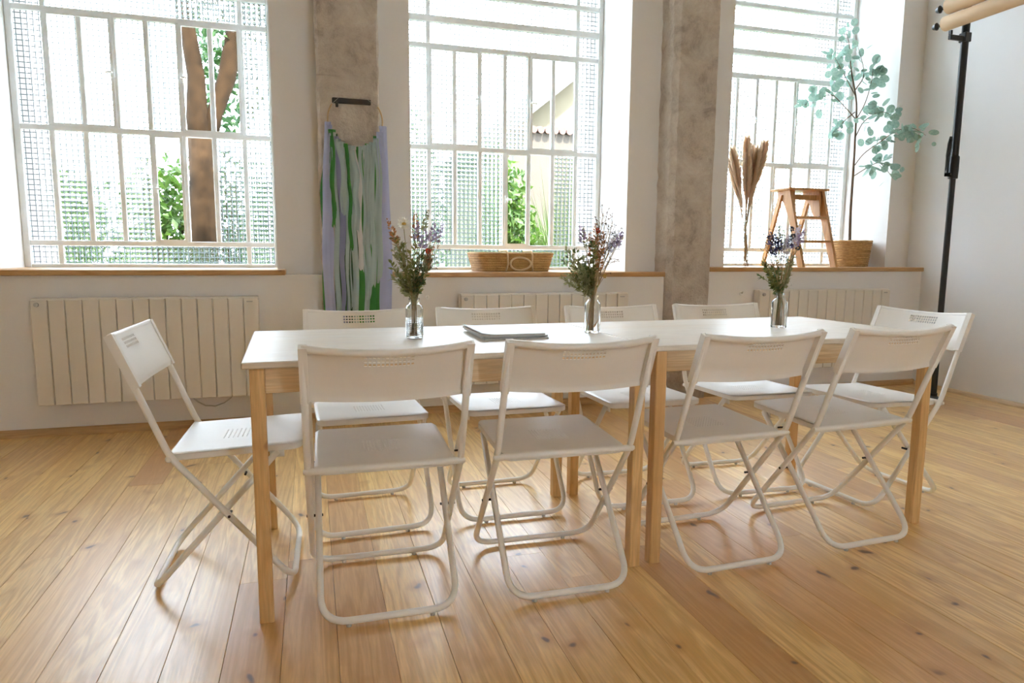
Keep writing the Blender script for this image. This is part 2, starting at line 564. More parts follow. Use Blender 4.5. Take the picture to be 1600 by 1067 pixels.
def fillet(pts, rad, seg=6):
    """round the inner corners of a polyline; rad: list per point (0 keeps it)"""
    pts = [Vector(p) for p in pts]
    out = [pts[0]]
    for i in range(1, len(pts) - 1):
        r = rad[i]
        p, a, b = pts[i], pts[i - 1], pts[i + 1]
        if r <= 0:
            out.append(p); continue
        d1, d2 = (a - p).normalized(), (b - p).normalized()
        ang = d1.angle(d2)
        t = min(r / math.tan(ang / 2), (a - p).length * 0.49, (b - p).length * 0.49)
        s, e = p + d1 * t, p + d2 * t
        for k in range(seg + 1):
            w = k / seg
            out.append(s * (1 - w) ** 2 + p * 2 * w * (1 - w) + e * w * w)
    out.append(pts[-1])
    return out


# ================================================================ SETTING
YW, YU, YG, YX = 2.37, 2.51, 3.00, 3.16     # lower wall face, upper wall face, glass, outer wall face
XL, XR = -2.70, 4.80
YB, ZC = -3.60, 4.30
SILL = (0.912, 0.897, 0.931)
WIN = ((-1.492, -0.012), (0.802, 2.300), (3.095, 4.572))       # clear width of the three openings
ZTOP = 3.86

# floor: a base slab and separate boards
fl = MB().box(XL, XR, YB, YW, -0.12, -0.0185).build('floor', 'soil')
structure(fl, 'varnished knotty pine plank floor of the whole room')
PW = 0.1385
rnd = random.Random(11)
x = XL
row = 0
x_off = 0.358 - round((0.358 - XL) / PW) * PW
x = x_off
while x < XR - 0.005:
    x0, x1 = max(x, XL) + 0.0004, min(x + PW, XR) - 0.0004
    if x1 - x0 < 0.01:
        x += PW; continue
    y = YB - rnd.uniform(0, 1.8)
    while y < YW - 0.01:
        ln = rnd.uniform(1.8, 3.2)
        y0, y1 = max(y, YB), min(y + ln, YW)
        if YW - y1 < 0.35: y1 = YW
        if y1 - y0 > 0.02:
            hw, hl, b, dz = (x1 - x0) / 2, (y1 - y0) / 2 - 0.0003, 0.0009, rnd.uniform(-0.0004, 0.0004)
            prof = [(-hw, -0.018), (hw, -0.018), (hw, -b), (hw - b, 0), (-hw + b, 0), (-hw, -b)]
            V = [(px, -hl, pz) for px, pz in prof] + [(px, hl, pz) for px, pz in prof]
            F_ = [tuple(range(6)), tuple(range(6, 12))[::-1]] + [((i + 1) % 6, i, 6 + i, 6 + (i + 1) % 6) for i in range(6)]
            o = MB().add(V, F_).build('plank', 'plank_pine', fl)
            o.location = ((x0 + x1) / 2, (y0 + y1) / 2, dz)
        y = y1
    x += PW
    row += 1

# window wall: lower thick part, upper piers, lintel
w = MB()
w.box(XL, 0.25, YW, YX, -0.1, SILL[0] - 0.031)
w.box(0.25, 0.607, YW + 0.02, YX, -0.1, 0.90)
w.box(0.607, 2.53, YW, YX, -0.1, SILL[1] - 0.031)
w.box(2.53, 2.86, YW + 0.02, YX, -0.1, 0.90)
w.box(2.86, XR + 0.1, YW, YX, -0.1, SILL[2] - 0.031)
w.box(XL, WIN[0][0], YU, YX, SILL[0] - 0.031, ZC)
w.box(WIN[0][1], 0.25, YU, YX, SILL[0] - 0.031, ZC)
w.box(0.25, 0.607, YU, YX, 0.90, ZC)
w.box(0.607, WIN[1][0], YU, YX, SILL[1] - 0.031, ZC)
w.box(WIN[1][1], 2.53, YU, YX, SILL[1] - 0.031, ZC)
w.box(2.53, 2.86, YU, YX, 0.90, ZC)
w.box(2.86, WIN[2][0], YU, YX, SILL[2] - 0.031, ZC)
w.box(WIN[2][1], XR + 0.1, YU, YX, SILL[2] - 0.031, ZC)
for a, b in WIN:
    w.box(a, b, YU, YX, ZTOP, ZC)
structure(w.build('wall_far', 'wall_paint'), 'white painted window wall with three deep openings')

# outside leaf of the same wall: pale pink render, visible through the panes as outer reveals
w = MB()
EX = 3.42
edges = [XL] + [e for ab in WIN for e in (ab[0] + 0.05, ab[1] - 0.05)] + [XR + 0.3]
for i in range(0, len(edges), 2):
    w.box(edges[i], edges[i + 1], YX, EX, -0.6, ZC + 0.25)
for a, b in WIN:
    w.box(a + 0.05, b - 0.05, YX, EX, -0.6, 0.86)
    w.box(a + 0.05, b - 0.05, YX, EX, ZTOP - 0.02, ZC + 0.25)
structure(w.build('wall_outer', 'exterior_render'), 'pale pink rendered outer face of the window wall')

structure(MB().box(XR, XR + 0.25, YB - 0.2, YX + 0.2, -0.12, ZC).build('wall_right', 'wall_paint_right'),
          'plain white wall at the right of the room')
structure(MB().box(XL - 0.25, XL, YB - 0.2, YX + 0.2, -0.12, ZC).build('wall_left', 'wall_paint'),
          'plain white wall left of the windows')
# unseen wall behind the viewpoint; window and cream tint added for warm fill light
NA, NB = 1.30, 1.65
w = MB().box(XL - 0.25, NA, YB - 0.25, YB, -0.12, ZC).box(NB, XR + 0.25, YB - 0.25, YB, -0.12, ZC)
w.box(NA, NB, YB - 0.25, YB, -0.12, 0.9).box(NA, NB, YB - 0.25, YB, 3.1, ZC)
structure(w.build('wall_near', 'wall_cream'), 'plain wall behind the viewpoint, tinted cream for warm fill, with one added window')
root = structure(empty('window_4', (NA, YB - 0.12, 0)), 'tall white framed window added behind the viewpoint for fill light')
W = NB - NA
MB().cbox(0, 0.04, -0.03, 0.03, 0.9, 3.1, 0.004).cbox(W - 0.04, W, -0.03, 0.03, 0.9, 3.1, 0.004).cbox(0.04, W - 0.04, -0.03, 0.03, 0.9, 0.94, 0.004).cbox(0.04, W - 0.04, -0.03, 0.03, 3.06, 3.1, 0.004).build('window_frame', 'window_paint', root)
MB().add([(0.02, 0, 0.92), (W - 0.02, 0, 0.92), (W - 0.02, 0, 3.08), (0.02, 0, 3.08)], [(0, 1, 2, 3)]).build('pane', 'clear_glass', root)
structure(MB().box(XL - 0.3, XR + 0.35, YB - 0.3, YX + 0.3, ZC, ZC + 0.2).build('ceiling', 'ceiling_paint'),
          'plain ceiling above the dining tables, tinted cream for warm bounce light')

# sills
for i, (a, b) in enumerate(((XL, 0.037), (0.607, 2.548), (2.868, XR))):
    m = MB()
    m.cbox(a, b, YW - 0.022, YG - 0.012, SILL[i] - 0.031, SILL[i], 0.004)
    structure(m.build('trim_%d' % (i + 1), 'sill_wood'), ('pine window sill board above the long left radiator',
              'pine window sill board under the middle window', 'pine window sill board carrying the step stool')[i])

# baseboards (quarter-round strips)


def quarter(name, p0, p1, inward, mat, r=0.028, h=0.042):
    m = MB()
    d = Vector(p1) - Vector(p0)
    inn = Vector(inward)
    prof = [(0, 0)] + [(r * math.cos(t * PI / 10), h * math.sin(t * PI / 10)) for t in range(6)]
    V = []
    for base in (Vector(p0), Vector(p1)):
        for a, z in prof:
            V.append(base + inn * a + Vector((0, 0, z)))
    n = len(prof)
    F_ = [tuple(range(n)), tuple(range(n, 2 * n))[::-1]] + [(i, (i + 1) % n, n + (i + 1) % n, n + i) for i in range(n)]
    return m.add(V, F_).build(name, mat)


structure(quarter('baseboard_far', (XL, YW, 0), (XR, YW, 0), (0, -1, 0), 'skirting_wood'), 'dark pine skirting strip along the window wall')
structure(quarter('baseboard_right', (XR, YB, 0), (XR, YW, 0), (-1, 0, 0), 'skirting_light', 0.02, 0.03), 'pale skirting strip along the right wall')

# stone pillars with chipped, uneven edges


def pillar(name, x0, x1, yf, yb, label, ch, seed, blocks):
    r = random.Random(seed)
    m = MB()
    root = empty(name)
    tag(root, label, None, None, 'structure')
    for zi in range(len(blocks) - 1):
        z0, z1 = blocks[zi], blocks[zi + 1]
        m = MB()
        nz = max(3, int((z1 - z0) / 0.05))
        cols = []
        off = r.uniform(-0.004, 0.004)
        for k in range(nz + 1):
            z = z0 + (z1 - z0) * k / nz
            j = lambda s=0.0045: r.uniform(-s, s)
            e = 0.004 if k in (0, nz) else 0.0
            ring = [(x0 + e + j(), yb), (x0 + e + j() + off, yf + ch + j()), (x0 + ch + j() + off, yf + e + j(0.003)),
                    (x0 + (x1 - x0) * 0.35, yf + e + j(0.002)), (x0 + (x1 - x0) * 0.7, yf + e + j(0.002)),
                    (x1 - 0.010 + j() + off, yf + e + j(0.003)), (x1 - e + j(0.004) + off, yf + 0.012 + j(0.003)), (x1 + j(), yb)]
            cols.append([(a, b, z + (0.001 if k == 0 else -0.001 if k == nz else 0)) for a, b in ring])
        V = [p for c in cols for p in c]
        n = 8
        F_ = []
        for k in range(nz):
            for i in range(n - 1):
                F_.append((k * n + i, k * n + i + 1, (k + 1) * n + i + 1, (k + 1) * n + i))
        F_.append(tuple(range(n))[::-1]); F_.append(tuple(nz * n + i for i in range(n)))
        m.add(V, F_).build('stone_block', 'pillar_stone', root)
    return root


P1 = pillar('stone_pillar', 0.245, 0.597, 2.312, YU + 0.01, 'rough grey stone pillar behind the ribbon wall hanging', 0.015, 3, [0.0, 0.55, 1.15, 2.02, ZC])
P2 = pillar('stone_pillar', 2.530, 2.858, 2.315, YU + 0.01, 'chipped brown stone pillar between the middle and right windows', 0.035, 5, [0.0, 1.395, 1.555, ZC])

# ---------------------------------------------------------------- windows
ZB = (1.062, 1.752, 2.433, 2.611, 2.791, 2.966, 3.145, 3.500)


def window(idx, label):
    a, b = WIN[idx]
    zs = SILL[idx]
    root = empty('window_%d' % (idx + 1), (a, YG, 0))
    structure(root, label)
    W = b - a
    fw = 0.036
    m = MB()
    m.cbox(0, fw, -0.022, 0.022, zs, ZTOP, 0.004).cbox(W - fw, W, -0.022, 0.022, zs, ZTOP, 0.004)
    m.cbox(fw, W - fw, -0.021, 0.021, zs, zs + 0.022, 0.004).cbox(fw, W - fw, -0.021, 0.021, ZTOP - 0.03, ZTOP, 0.004)
    m.build('window_frame', 'window_paint', root)
    cw = (W - 2 * 0.014) / 8
    bx = [0.014 + cw * k for k in range(9)]
    for z in ZB:
        t = 0.022 if z == ZB[3] else 0.0165
        MB().cbox(fw, W - fw, -0.02 if t > 0.015 else -0.016, 0.016, z - t, z + t, 0.004).build('transom', 'window_paint', root)
    levels = (zs + 0.010,) + ZB + (ZTOP - 0.016,)
    clear = {(1, 4), (1, 5), (2, 5), (2, 6)} if idx < 2 else set()

    def bar(x_, z0, z1, t=0.0150):
        MB().cbox(x_ - t, x_ + t, -0.014, 0.014, z0 + 0.012, z1 - 0.012, 0.004).build('glazing_bar', 'window_paint', root)

    def pane(x0, x1, z0, z1, cl):
        o = MB().box(x0, x1, 0.002, 0.002, z0, z1)
        q = MB().add([(x0, 0.002, z0), (x1, 0.002, z0), (x1, 0.002, z1), (x0, 0.002, z1)], [(0, 1, 2, 3)])
        q.build('pane', 'clear_glass' if cl else 'patterned_glass', root)

    for r_ in range(len(levels) - 1):
        z0, z1 = levels[r_], levels[r_ + 1]
        if r_ in (1, 2):
            for k in range(1, 8):
                bar(bx[k], z0, z1)
            for k in range(8):
                pane(bx[k], bx[k + 1], z0, z1, (r_, k) in clear)
        else:
            bar(bx[1], z0, z1); bar(bx[7], z0, z1)
            for k0, k1 in ((0, 1), (1, 7), (7, 8)):
                pane(bx[k0], bx[k1], z0, z1, False)
    # opening casements: proud sash frames with a small catch
    for r_, k0, k1, side in ((2, 1, 3, 1), (2, 5, 7, -1), (1, 4, 5, -1)):
        z0, z1 = levels[r_] + 0.010, levels[r_ + 1] - 0.010
        x0, x1 = bx[k0] + 0.004, bx[k1] - 0.004
        t = 0.0175
        m = MB()
        for s in ((x0, x0 + t, z0, z1), (x1 - t, x1, z0, z1), (x0 + t, x1 - t, z0, z0 + t), (x0 + t, x1 - t, z1 - t, z1)):
            m.box(s[0], s[1], -0.024, -0.010, s[2], s[3])
        sash = m.build('casement', 'window_paint', root)
        hx = x1 - 0.006 if side > 0 else x0 + 0.006
        hz = (z0 + z1) / 2
        h = MB()
        h.cbox(hx - 0.011, hx + 0.011, -0.036, -0.022, hz - 0.028, hz + 0.028, 0.003)
        h.tube([(hx, -0.034, hz), (hx - side * 0.002, -0.052, hz), (hx - side * 0.035, -0.056, hz - 0.004)], 0.006, 6)
        h.build('catch', 'window_paint', sash)
    return root


window(0, 'white steel grid window looking onto the tree trunk, leftmost')
window(1, 'white steel grid window above the wicker basket')
window(2, 'white steel grid window behind the step stool')

# ================================================================ THINGS
# ---------------------------------------------------------------- dining tables
TH = 0.031
TL, TD, TZ = 1.2062, 0.7444, 0.73


def table(x_off, label):
    root = empty('dining_table', (x_off * math.cos(TH), x_off * math.sin(TH), 0), TH)
    tag(root, label, 'table', 'two pine tables pushed end to end')
    g = 0.0008
    MB().cbox(g, TL - g, 0, TD, TZ - 0.018, TZ, 0.003).build('tabletop', 'pine_top', root)
    a, lw = 0.0186, 0.038
    for lx in (a, TL - a - lw):
        for ly in (a, TD - a - lw):
            m = MB().cbox(-lw / 2, lw / 2, -lw / 2, lw / 2, 0.0, TZ - 0.0185, 0.0025)
            o = m.build('leg', 'pine_z', root)
            o.location = (lx + lw / 2, ly + lw / 2, 0)
    zt, zb, t = TZ - 0.0185, TZ - 0.088, 0.018
    ax0, ax1 = a + lw, TL - a - lw
    MB().cbox(ax0, ax1, a + 0.005, a + 0.005 + t, zb, zt, 0.002).build('apron', 'pine_x', root)
    MB().cbox(ax0, ax1, TD - a - 0.005 - t, TD - a - 0.005, zb, zt, 0.002).build('apron', 'pine_x', root)
    MB().cbox(a + 0.005, a + 0.005 + t, a + lw, TD - a - lw, zb, zt, 0.002).build('apron', 'pine_y', root)
    MB().cbox(TL - a - 0.005 - t, TL - a - 0.005, a + lw, TD - a - lw, zb, zt, 0.002).build('apron', 'pine_y', root)
    return root


table(0.0, 'pale pine dining table at the left, under the ribbed glass vase and magazines')
table(TL, 'pale pine dining table at the right, under the vase of blue thistles')

# ---------------------------------------------------------------- folding chairs


def holed_sheet(us, vs_, holes, pos, solid=0.0025):
    """grid sheet with open cells; pos maps (u,v) to a point; returns MB with thickness"""
    m = MB()
    nu, nv = len(us), len(vs_)
    keep = {}
    top, bot = [], []
    for i, u in enumerate(us):
        for j, v in enumerate(vs_):
            p, nrm = pos(u, v)
            top.append(p); bot.append(p - nrm * solid)
    V = top + bot
    n = nu * nv
    cell = lambda i, j: 0 <= i < nu - 1 and 0 <= j < nv - 1 and not holes(0.5 * (us[i] + us[i + 1]), 0.5 * (vs_[j] + vs_[j + 1]))
    I = lambda i, j: i * nv + j
    F_ = []
    for i in range(nu - 1):
        for j in range(nv - 1):
            if not cell(i, j): continue
            a, b, c, d = I(i, j), I(i + 1, j), I(i + 1, j + 1), I(i, j + 1)
            F_.append((a, b, c, d)); F_.append((n + d, n + c, n + b, n + a))
            for (di, dj, e0, e1) in ((-1, 0, d, a), (1, 0, b, c), (0, -1, a, b), (0, 1, c, d)):
                if not cell(i + di, j + dj):
                    F_.append((e1, e0, n + e0, n + e1))
    return m.add(V, F_)


def slots(c0, pitch, width, count):
    """grid lines for a row of slots centred on c0"""
    out = []
    s = c0 - pitch * (count - 1) / 2
    for k in range(count):
        out += [s + k * pitch - width / 2, s + k * pitch + width / 2]
    return out


def make_chair():
    root = empty('folding_chair')
    # backrest: curved sheet with three rows of slots and a folded top lip
    bz0, bz1 = Vector((-0.2235, 0, 0.632)), Vector((-0.2840, 0, 0.780))
    axis = (bz1 - bz0).normalized()
    H = (bz1 - bz0).length
    fn = Vector((-axis.z, 0, axis.x)) * -1.0
    if fn.x < 0: fn = -fn                      # towards the sitter
    SAG = 0.034

    def bpos(u, v):                            # u across, v up the sheet
        s = SAG * (1 - (u / 0.21) ** 2)
        p = bz0 + axis * v - fn * s * (0.55 + 0.45 * v / H) + Vector((0, -u, 0)) + fn * 0.011
        if v < 0.016: p = p - fn * (0.016 - v) * 0.5
        nx = (fn - Vector((0, -1, 0)) * (2 * SAG * u / 0.21 ** 2) * 1.0).normalized()
        return p, nx
    hv = slots(H - 0.034, 0.0122, 0.0072, 3)
    hu = slots(0.0, 0.0108, 0.0072, 12)
    us = sorted([-0.213, -0.2, -0.17, -0.14, -0.11, -0.085] + hu + [0.085, 0.11, 0.14, 0.17, 0.2, 0.213])
    vs_ = sorted([0, 0.008, 0.016, 0.05, 0.085] + hv + [H - 0.006, H])

    def bh(u, v):
        return any(hu[2 * k] < u < hu[2 * k + 1] for k in range(12)) and any(hv[2 * k] < v < hv[2 * k + 1] for k in range(3))
    bm = holed_sheet(us, vs_, bh, bpos, 0.002)
    # rolled top edge
    lip = []
    for k in range(25):
        p, nx = bpos(-0.213 + 0.426 * k / 24, H)
        lip.append(p - fn * 0.0095 - axis * 0.004)
    bm.tube(lip, 0.0105, 12, up=axis)
    # side pockets round the uprights
    for s in (-1, 1):
        V = []
        for v in (0.0, H + 0.003):
            c = bz0 + axis * v + Vector((0, -s * 0.2115, 0))
            V += [c + fn * 0.0115 + Vector((0, -s * 0.0105, 0)), c - fn * 0.0115 + Vector((0, -s * 0.0105, 0)),
                  c - fn * 0.0115 + Vector((0, s * 0.0105, 0)), c + fn * 0.0115 + Vector((0, s * 0.0105, 0))]
        bm.add(V, [(0, 1, 2, 3), (7, 6, 5, 4), (0, 4, 5, 1), (1, 5, 6, 2), (2, 6, 7, 3), (3, 7, 4, 0)])
    bm.build('backrest', 'chair_white', root, True, 0.6)

    # seat: pressed sheet with rounded corners, slots and a rolled rim
    U0, U1, VH = -0.158, 0.213, 0.194
    RC = 0.032
    SZ = lambda u: 0.433 + (u - U0) / (U1 - U0) * 0.014

    def rc(u, v):
        cu = min(max(u, U0 + RC), U1 - RC)
        cv = min(max(v, -VH + RC), VH - RC)
        du, dv = (u - cu) / RC, (v - cv) / RC
        return cu + RC * du * math.sqrt(max(0, 1 - dv * dv / 2)), cv + RC * dv * math.sqrt(max(0, 1 - du * du / 2))

    def spos(u, v):
        a, b = rc(u, v)
        edge = max(0, (abs(v) - (VH - 0.012)) / 0.012, (u - (U1 - 0.012)) / 0.012, ((U0 + 0.012) - u) / 0.012)
        dip = 0.006 * (1 - (v / VH) ** 2) * math.cos((u - 0.0275) / 0.37 * PI) if edge <= 0 else 0
        return Vector((a, b, SZ(u) - 0.004 * edge * edge - max(0, dip))), Vector((0, 0, 1))
    su = slots(0.02, 0.0135, 0.0045, 8)
    sv = slots(0.0, 0.0102, 0.0040, 11)
    us = sorted([U0, U0 + 0.006, U0 + 0.012, U0 + 0.022, U0 + RC, -0.09, -0.06] + su + [0.10, 0.14, U1 - RC, U1 - 0.022, U1 - 0.012, U1 - 0.006, U1])
    vh_ = [VH, VH - 0.006, VH - 0.012, VH - 0.022, VH - RC, 0.125, 0.09]
    vs_ = sorted([-q for q in vh_] + sv + vh_)

    def sh(u, v):
        return any(su[2 * k] < u < su[2 * k + 1] for k in range(8)) and any(sv[2 * k] < v < sv[2 * k + 1] for k in range(11))
    sm = holed_sheet(us, vs_, sh, spos, 0.0025)
    loop = []
    loop += [(u, -VH) for u in us] + [(U1, v) for v in vs_[1:]] + [(u, VH) for u in us[::-1][1:]] + [(U0, v) for v in vs_[::-1][1:-1]]
    V = []
    for (u, v) in loop:
        p, _ = spos(u, v)
        c = Vector((min(max(p.x, U0 + RC), U1 - RC), min(max(p.y, -VH + RC), VH - RC), p.z))
        inn = (c - p).normalized() if (c - p).length > 1e-6 else Vector((0, 0, 0))
        V += [p, p + Vector((0, 0, -0.018)), p + Vector((0, 0, -0.021)) + inn * 0.006]
    n = len(loop)
    F_ = []
    for k in range(n):
        l = (k + 1) % n
        F_ += [(k * 3, l * 3, l * 3 + 1, k * 3 + 1), (k * 3 + 1, l * 3 + 1, l * 3 + 2, k * 3 + 2)]
    sm.add(V, F_)
    sm.build('seat', 'chair_white', root, True, 0.6)
    # rear seat bar whose ends stand outside the uprights
    MB().tube([(-0.152, -0.224, 0.422), (-0.152, -0.216, 0.422), (-0.152, 0.216, 0.422), (-0.152, 0.224, 0.422)],
              [0.006, 0.0105, 0.0105, 0.006], 10).build('seat_bar', 'chair_tube', root, True, 0.8)
    # the two U-shaped tube frames
    zf = 0.0165
    b = fillet([(-0.2835, 0.2115, 0.776), (-0.150, 0.2115, 0.428), (0.178, 0.2115, zf), (0.178, -0.2115, zf), (-0.150, -0.2115, 0.428), (-0.2835, -0.2115, 0.776)],
               [0, 0.22, 0.075, 0.075, 0.22, 0], 7)
    MB().tube(b, 0.0098, 10).build('back_frame', 'chair_tube', root, True)
    r_ = fillet([(0.142, 0.188, 0.418), (-0.222, 0.188, zf), (-0.222, -0.188, zf), (0.142, -0.188, 0.418)], [0, 0.075, 0.075, 0], 8)
    MB().tube(r_, 0.0098, 10).build('rear_frame', 'chair_tube', root, True)
    for s in (-1, 1):
        MB().tube([(0.002, s * 0.176, 0.238), (0.002, s * 0.223, 0.238)], 0.0042, 8).build('pivot_bolt', 'dark_bolt', root)
    for u in (-0.222, 0.178):
        for s in (-1, 1):
            MB().lathe([(0.0001, 0.0), (0.007, 0.0), (0.0075, 0.004), (0.0065, 0.0105), (0.0001, 0.0105)], 10, (u, s * 0.115, 0)).build('foot_pad', 'rubber', root)
    # flat bracket joining seat and rear frame
    for s in (-1, 1):
        MB().cbox(0.118, 0.160, s * 0.178 - 0.003, s * 0.178 + 0.003, 0.398, 0.432, 0.001).build('bracket', 'chair_tube', root)
    return root


CH = [
    (0.370, 0.166, 1.557, 'white metal folding chair in the foreground, leftmost of the four with backs to us'),
    (0.902, 0.154, 1.551, 'white folding chair with its back to us, second from left, before the left table'),
    (1.483, 0.169, 1.607, 'white folding chair with its back to us, right of the paired table legs'),
    (2.036, 0.196, 1.623, 'white folding chair with its back to us, rightmost of the near row'),
    (0.374, 0.716, -1.542, 'white folding chair on the window side, behind the ribbed glass vase'),
    (0.907, 0.719, -1.573, 'white folding chair on the window side, behind the magazines'),
    (1.476, 0.696, -1.609, 'white folding chair on the window side, behind the middle vase of dried flowers'),
    (2.023, 0.700, -1.616, 'white folding chair on the window side, below the chipped brown pillar'),
    (-0.068, 0.449, -0.027, 'white folding chair seen from the side at the left end of the tables'),
    (2.465, 0.454, 3.228, 'white folding chair at the right end of the tables, near the black pole'),
]
chair0 = make_chair()
for i, (x, y, t, lab) in enumerate(CH):
    c = chair0 if i == 0 else copy_tree(chair0)
    c.location = (x, y, 0)
    c.rotation_euler = (0, 0, t)
    tag(c, lab, 'chair', 'white folding chairs around the tables')

# ---------------------------------------------------------------- radiators


def radiator(x0, x1, z0, z1, label, n=14):
    root = empty('panel_radiator', ((x0 + x1) / 2, YW, 0))
    tag(root, label, 'radiator', 'white slatted radiators under the windows')
    h = (x1 - x0) / 2
    MB().cbox(-h, h, -0.080, -0.022, z0 + 0.004, z1, 0.004).build('body', 'radiator_white', root)
    MB().cbox(-h * 0.6, -h * 0.6 + 0.05, -0.024, -0.001, z0 + 0.1, z1 - 0.08, 0.002).cbox(h * 0.6 - 0.05, h * 0.6, -0.024, -0.001, z0 + 0.1, z1 - 0.08, 0.002).build('wall_bracket', 'radiator_white', root)
    wd = (2 * h) / n
    me = MB().cbox(-wd / 2 + 0.0022, wd / 2 - 0.0022, -0.094, -0.0795, z0, z1 - 0.007, 0.003).mesh('slat')
    for k in range(n):
        o = link('slat', me, 'radiator_white', root)
        o.location = (-h + wd * (k + 0.5), 0, 0)
    # dial and maker's plate
    MB().lathe([(0.0001, 0.0), (0.012, 0.0), (0.011, 0.012), (0.0001, 0.013)], 14).build('dial', 'label_grey', root).matrix_local = \
        Matrix.Translation((-h + 0.032, -0.094, z1 - 0.032)) @ Matrix.Rotation(PI / 2, 4, 'X')
    MB().cbox(h - 0.062, h - 0.03, -0.0955, -0.0935, z1 - 0.031, z1 - 0.024, 0.0005).build('maker_plate', 'label_grey', root)
    return root


radiator(-1.243, -0.114, 0.187, 0.762, 'long cream slatted radiator on the wall behind the left-end chair')
radiator(1.071, 2.219, 0.187, 0.764, 'cream slatted radiator under the middle window, behind the middle vase')
radiator(3.248, 4.413, 0.187, 0.771, 'cream slatted radiator under the right window, behind the blue thistles')
cb = MB()
cb.tube([(-0.50, YW - 0.03, 0.19), (-0.47, YW - 0.012, 0.150), (-0.43, YW - 0.008, 0.125), (-0.38, YW - 0.008, 0.118), (-0.33, YW - 0.008, 0.135), (-0.29, YW - 0.015, 0.165), (-0.27, YW - 0.03, 0.195)], 0.004, 6)
tag(cb.build('power_cable', 'cord_grey'), 'grey power cable drooping below the long left radiator', 'cable')

# adhesive wall hooks
for i, (x, z, lab) in enumerate(((0.877, 0.738, 'small white wall hook beside the ribbed glass vase'),
                                 (3.158, 0.742, 'small white wall hook left of the right radiator'),
                                 (3.572, 0.793, 'small white wall hook above the right radiator'))):
    root = empty('wall_hook', (x, YW, z))
    tag(root, lab, 'hook', 'small white wall hooks')
    MB().lathe([(0.0001, 0.0), (0.014, 0.0), (0.0135, 0.004), (0.0001, 0.005)], 14).build('backplate', 'plastic_white', root).rotation_euler = (PI / 2, 0, 0)
    MB().tube([(0, -0.004, 0.004), (0, -0.014, 0.002), (0, -0.020, 0.008), (0, -0.021, 0.016)], 0.004, 7).build('peg', 'plastic_white', root)

# ---------------------------------------------------------------- iron bar in the pillar and the ribbon wall hanging
ib = MB().cbox(0.326, 0.545, 2.296, 2.330, 1.866, 1.896, 0.004)
ib.cbox(0.345, 0.360, 2.290, 2.315, 1.845, 1.870, 0.002)
tag(ib.build('iron_bar', 'iron_bar'), 'dark flat iron bar fixed across the grey stone pillar', 'bar')

hang = empty('ribbon_hanging', (0.453, 2.285, 1.77))
tag(hang, 'wall hanging of lavender, mint and green ribbons on a wooden ring', 'wall hanging')
RR = 0.155
ARC = [math.radians(146 + 248 * k / 40) for k in range(41)]
MB().tube([(RR * math.cos(a), 0, RR * math.sin(a)) for a in ARC], 0.0045, 8).build('ring', 'ring_wood', hang, True)
MB().tube([(RR * math.cos(ARC[0]), 0, RR * math.sin(ARC[0])), (-0.09, -0.009, 0.122), (0.06, -0.009, 0.128), (RR * math.cos(ARC[-1]), 0, RR * math.sin(ARC[-1]))], 0.0012, 5).build('hanging_cord', 'cord_grey', hang)


def ribbon(a_deg, w0, w1, x_bot, z_bot, depth, mat, seed):
    r = random.Random(seed)
    a = math.radians(a_deg)
    x0, z0 = RR * math.cos(a), RR * math.sin(a)
    m = MB()
    n = 22
    ph = r.uniform(0, 6); f = r.uniform(1.4, 3.0)
    V = []
    for k in range(n + 1):
        t = k / n
        z = z0 + 0.008 + (z_bot - z0) * t
        ease = min(1, t * 3.0); ease = ease * ease * (3 - 2 * ease)
        xc = x0 + (x_bot - x0) * ease + 0.005 * math.sin(ph + f * 6 * t)
        w_ = (w0 + (w1 - w0) * min(1, t * 2.2)) / 2
        for s in range(5):
            q = (s - 2) / 2
            y = depth + 0.006 * math.sin(q * 2.8 + ph + 3 * t) + (0.006 if k == 0 else 0)
            dz = 0.0
            if k == n: dz = r.uniform(-0.03, 0.02)
            V.append((xc + q * w_, -y, z + dz))
    F_ = []
    for k in range(n):
        for s in range(4):
            F_.append((k * 5 + s, k * 5 + s + 1, (k + 1) * 5 + s + 1, (k + 1) * 5 + s))
    m.add(V, F_)
    # knot over the ring
    m.add([(x0 + dx * w0 / 2, -(depth + 0.004) + dy, z0 + dz) for dx, dy, dz in ((-1, 0, -0.012), (1, 0, -0.012), (1, -0.004, 0.008), (-1, -0.004, 0.008), (-1, 0.012, 0.006), (1, 0.012, 0.006))],
          [(0, 1, 2, 3), (3, 2, 5, 4)])
    o = m.build('ribbon', mat, hang, True)
    return o


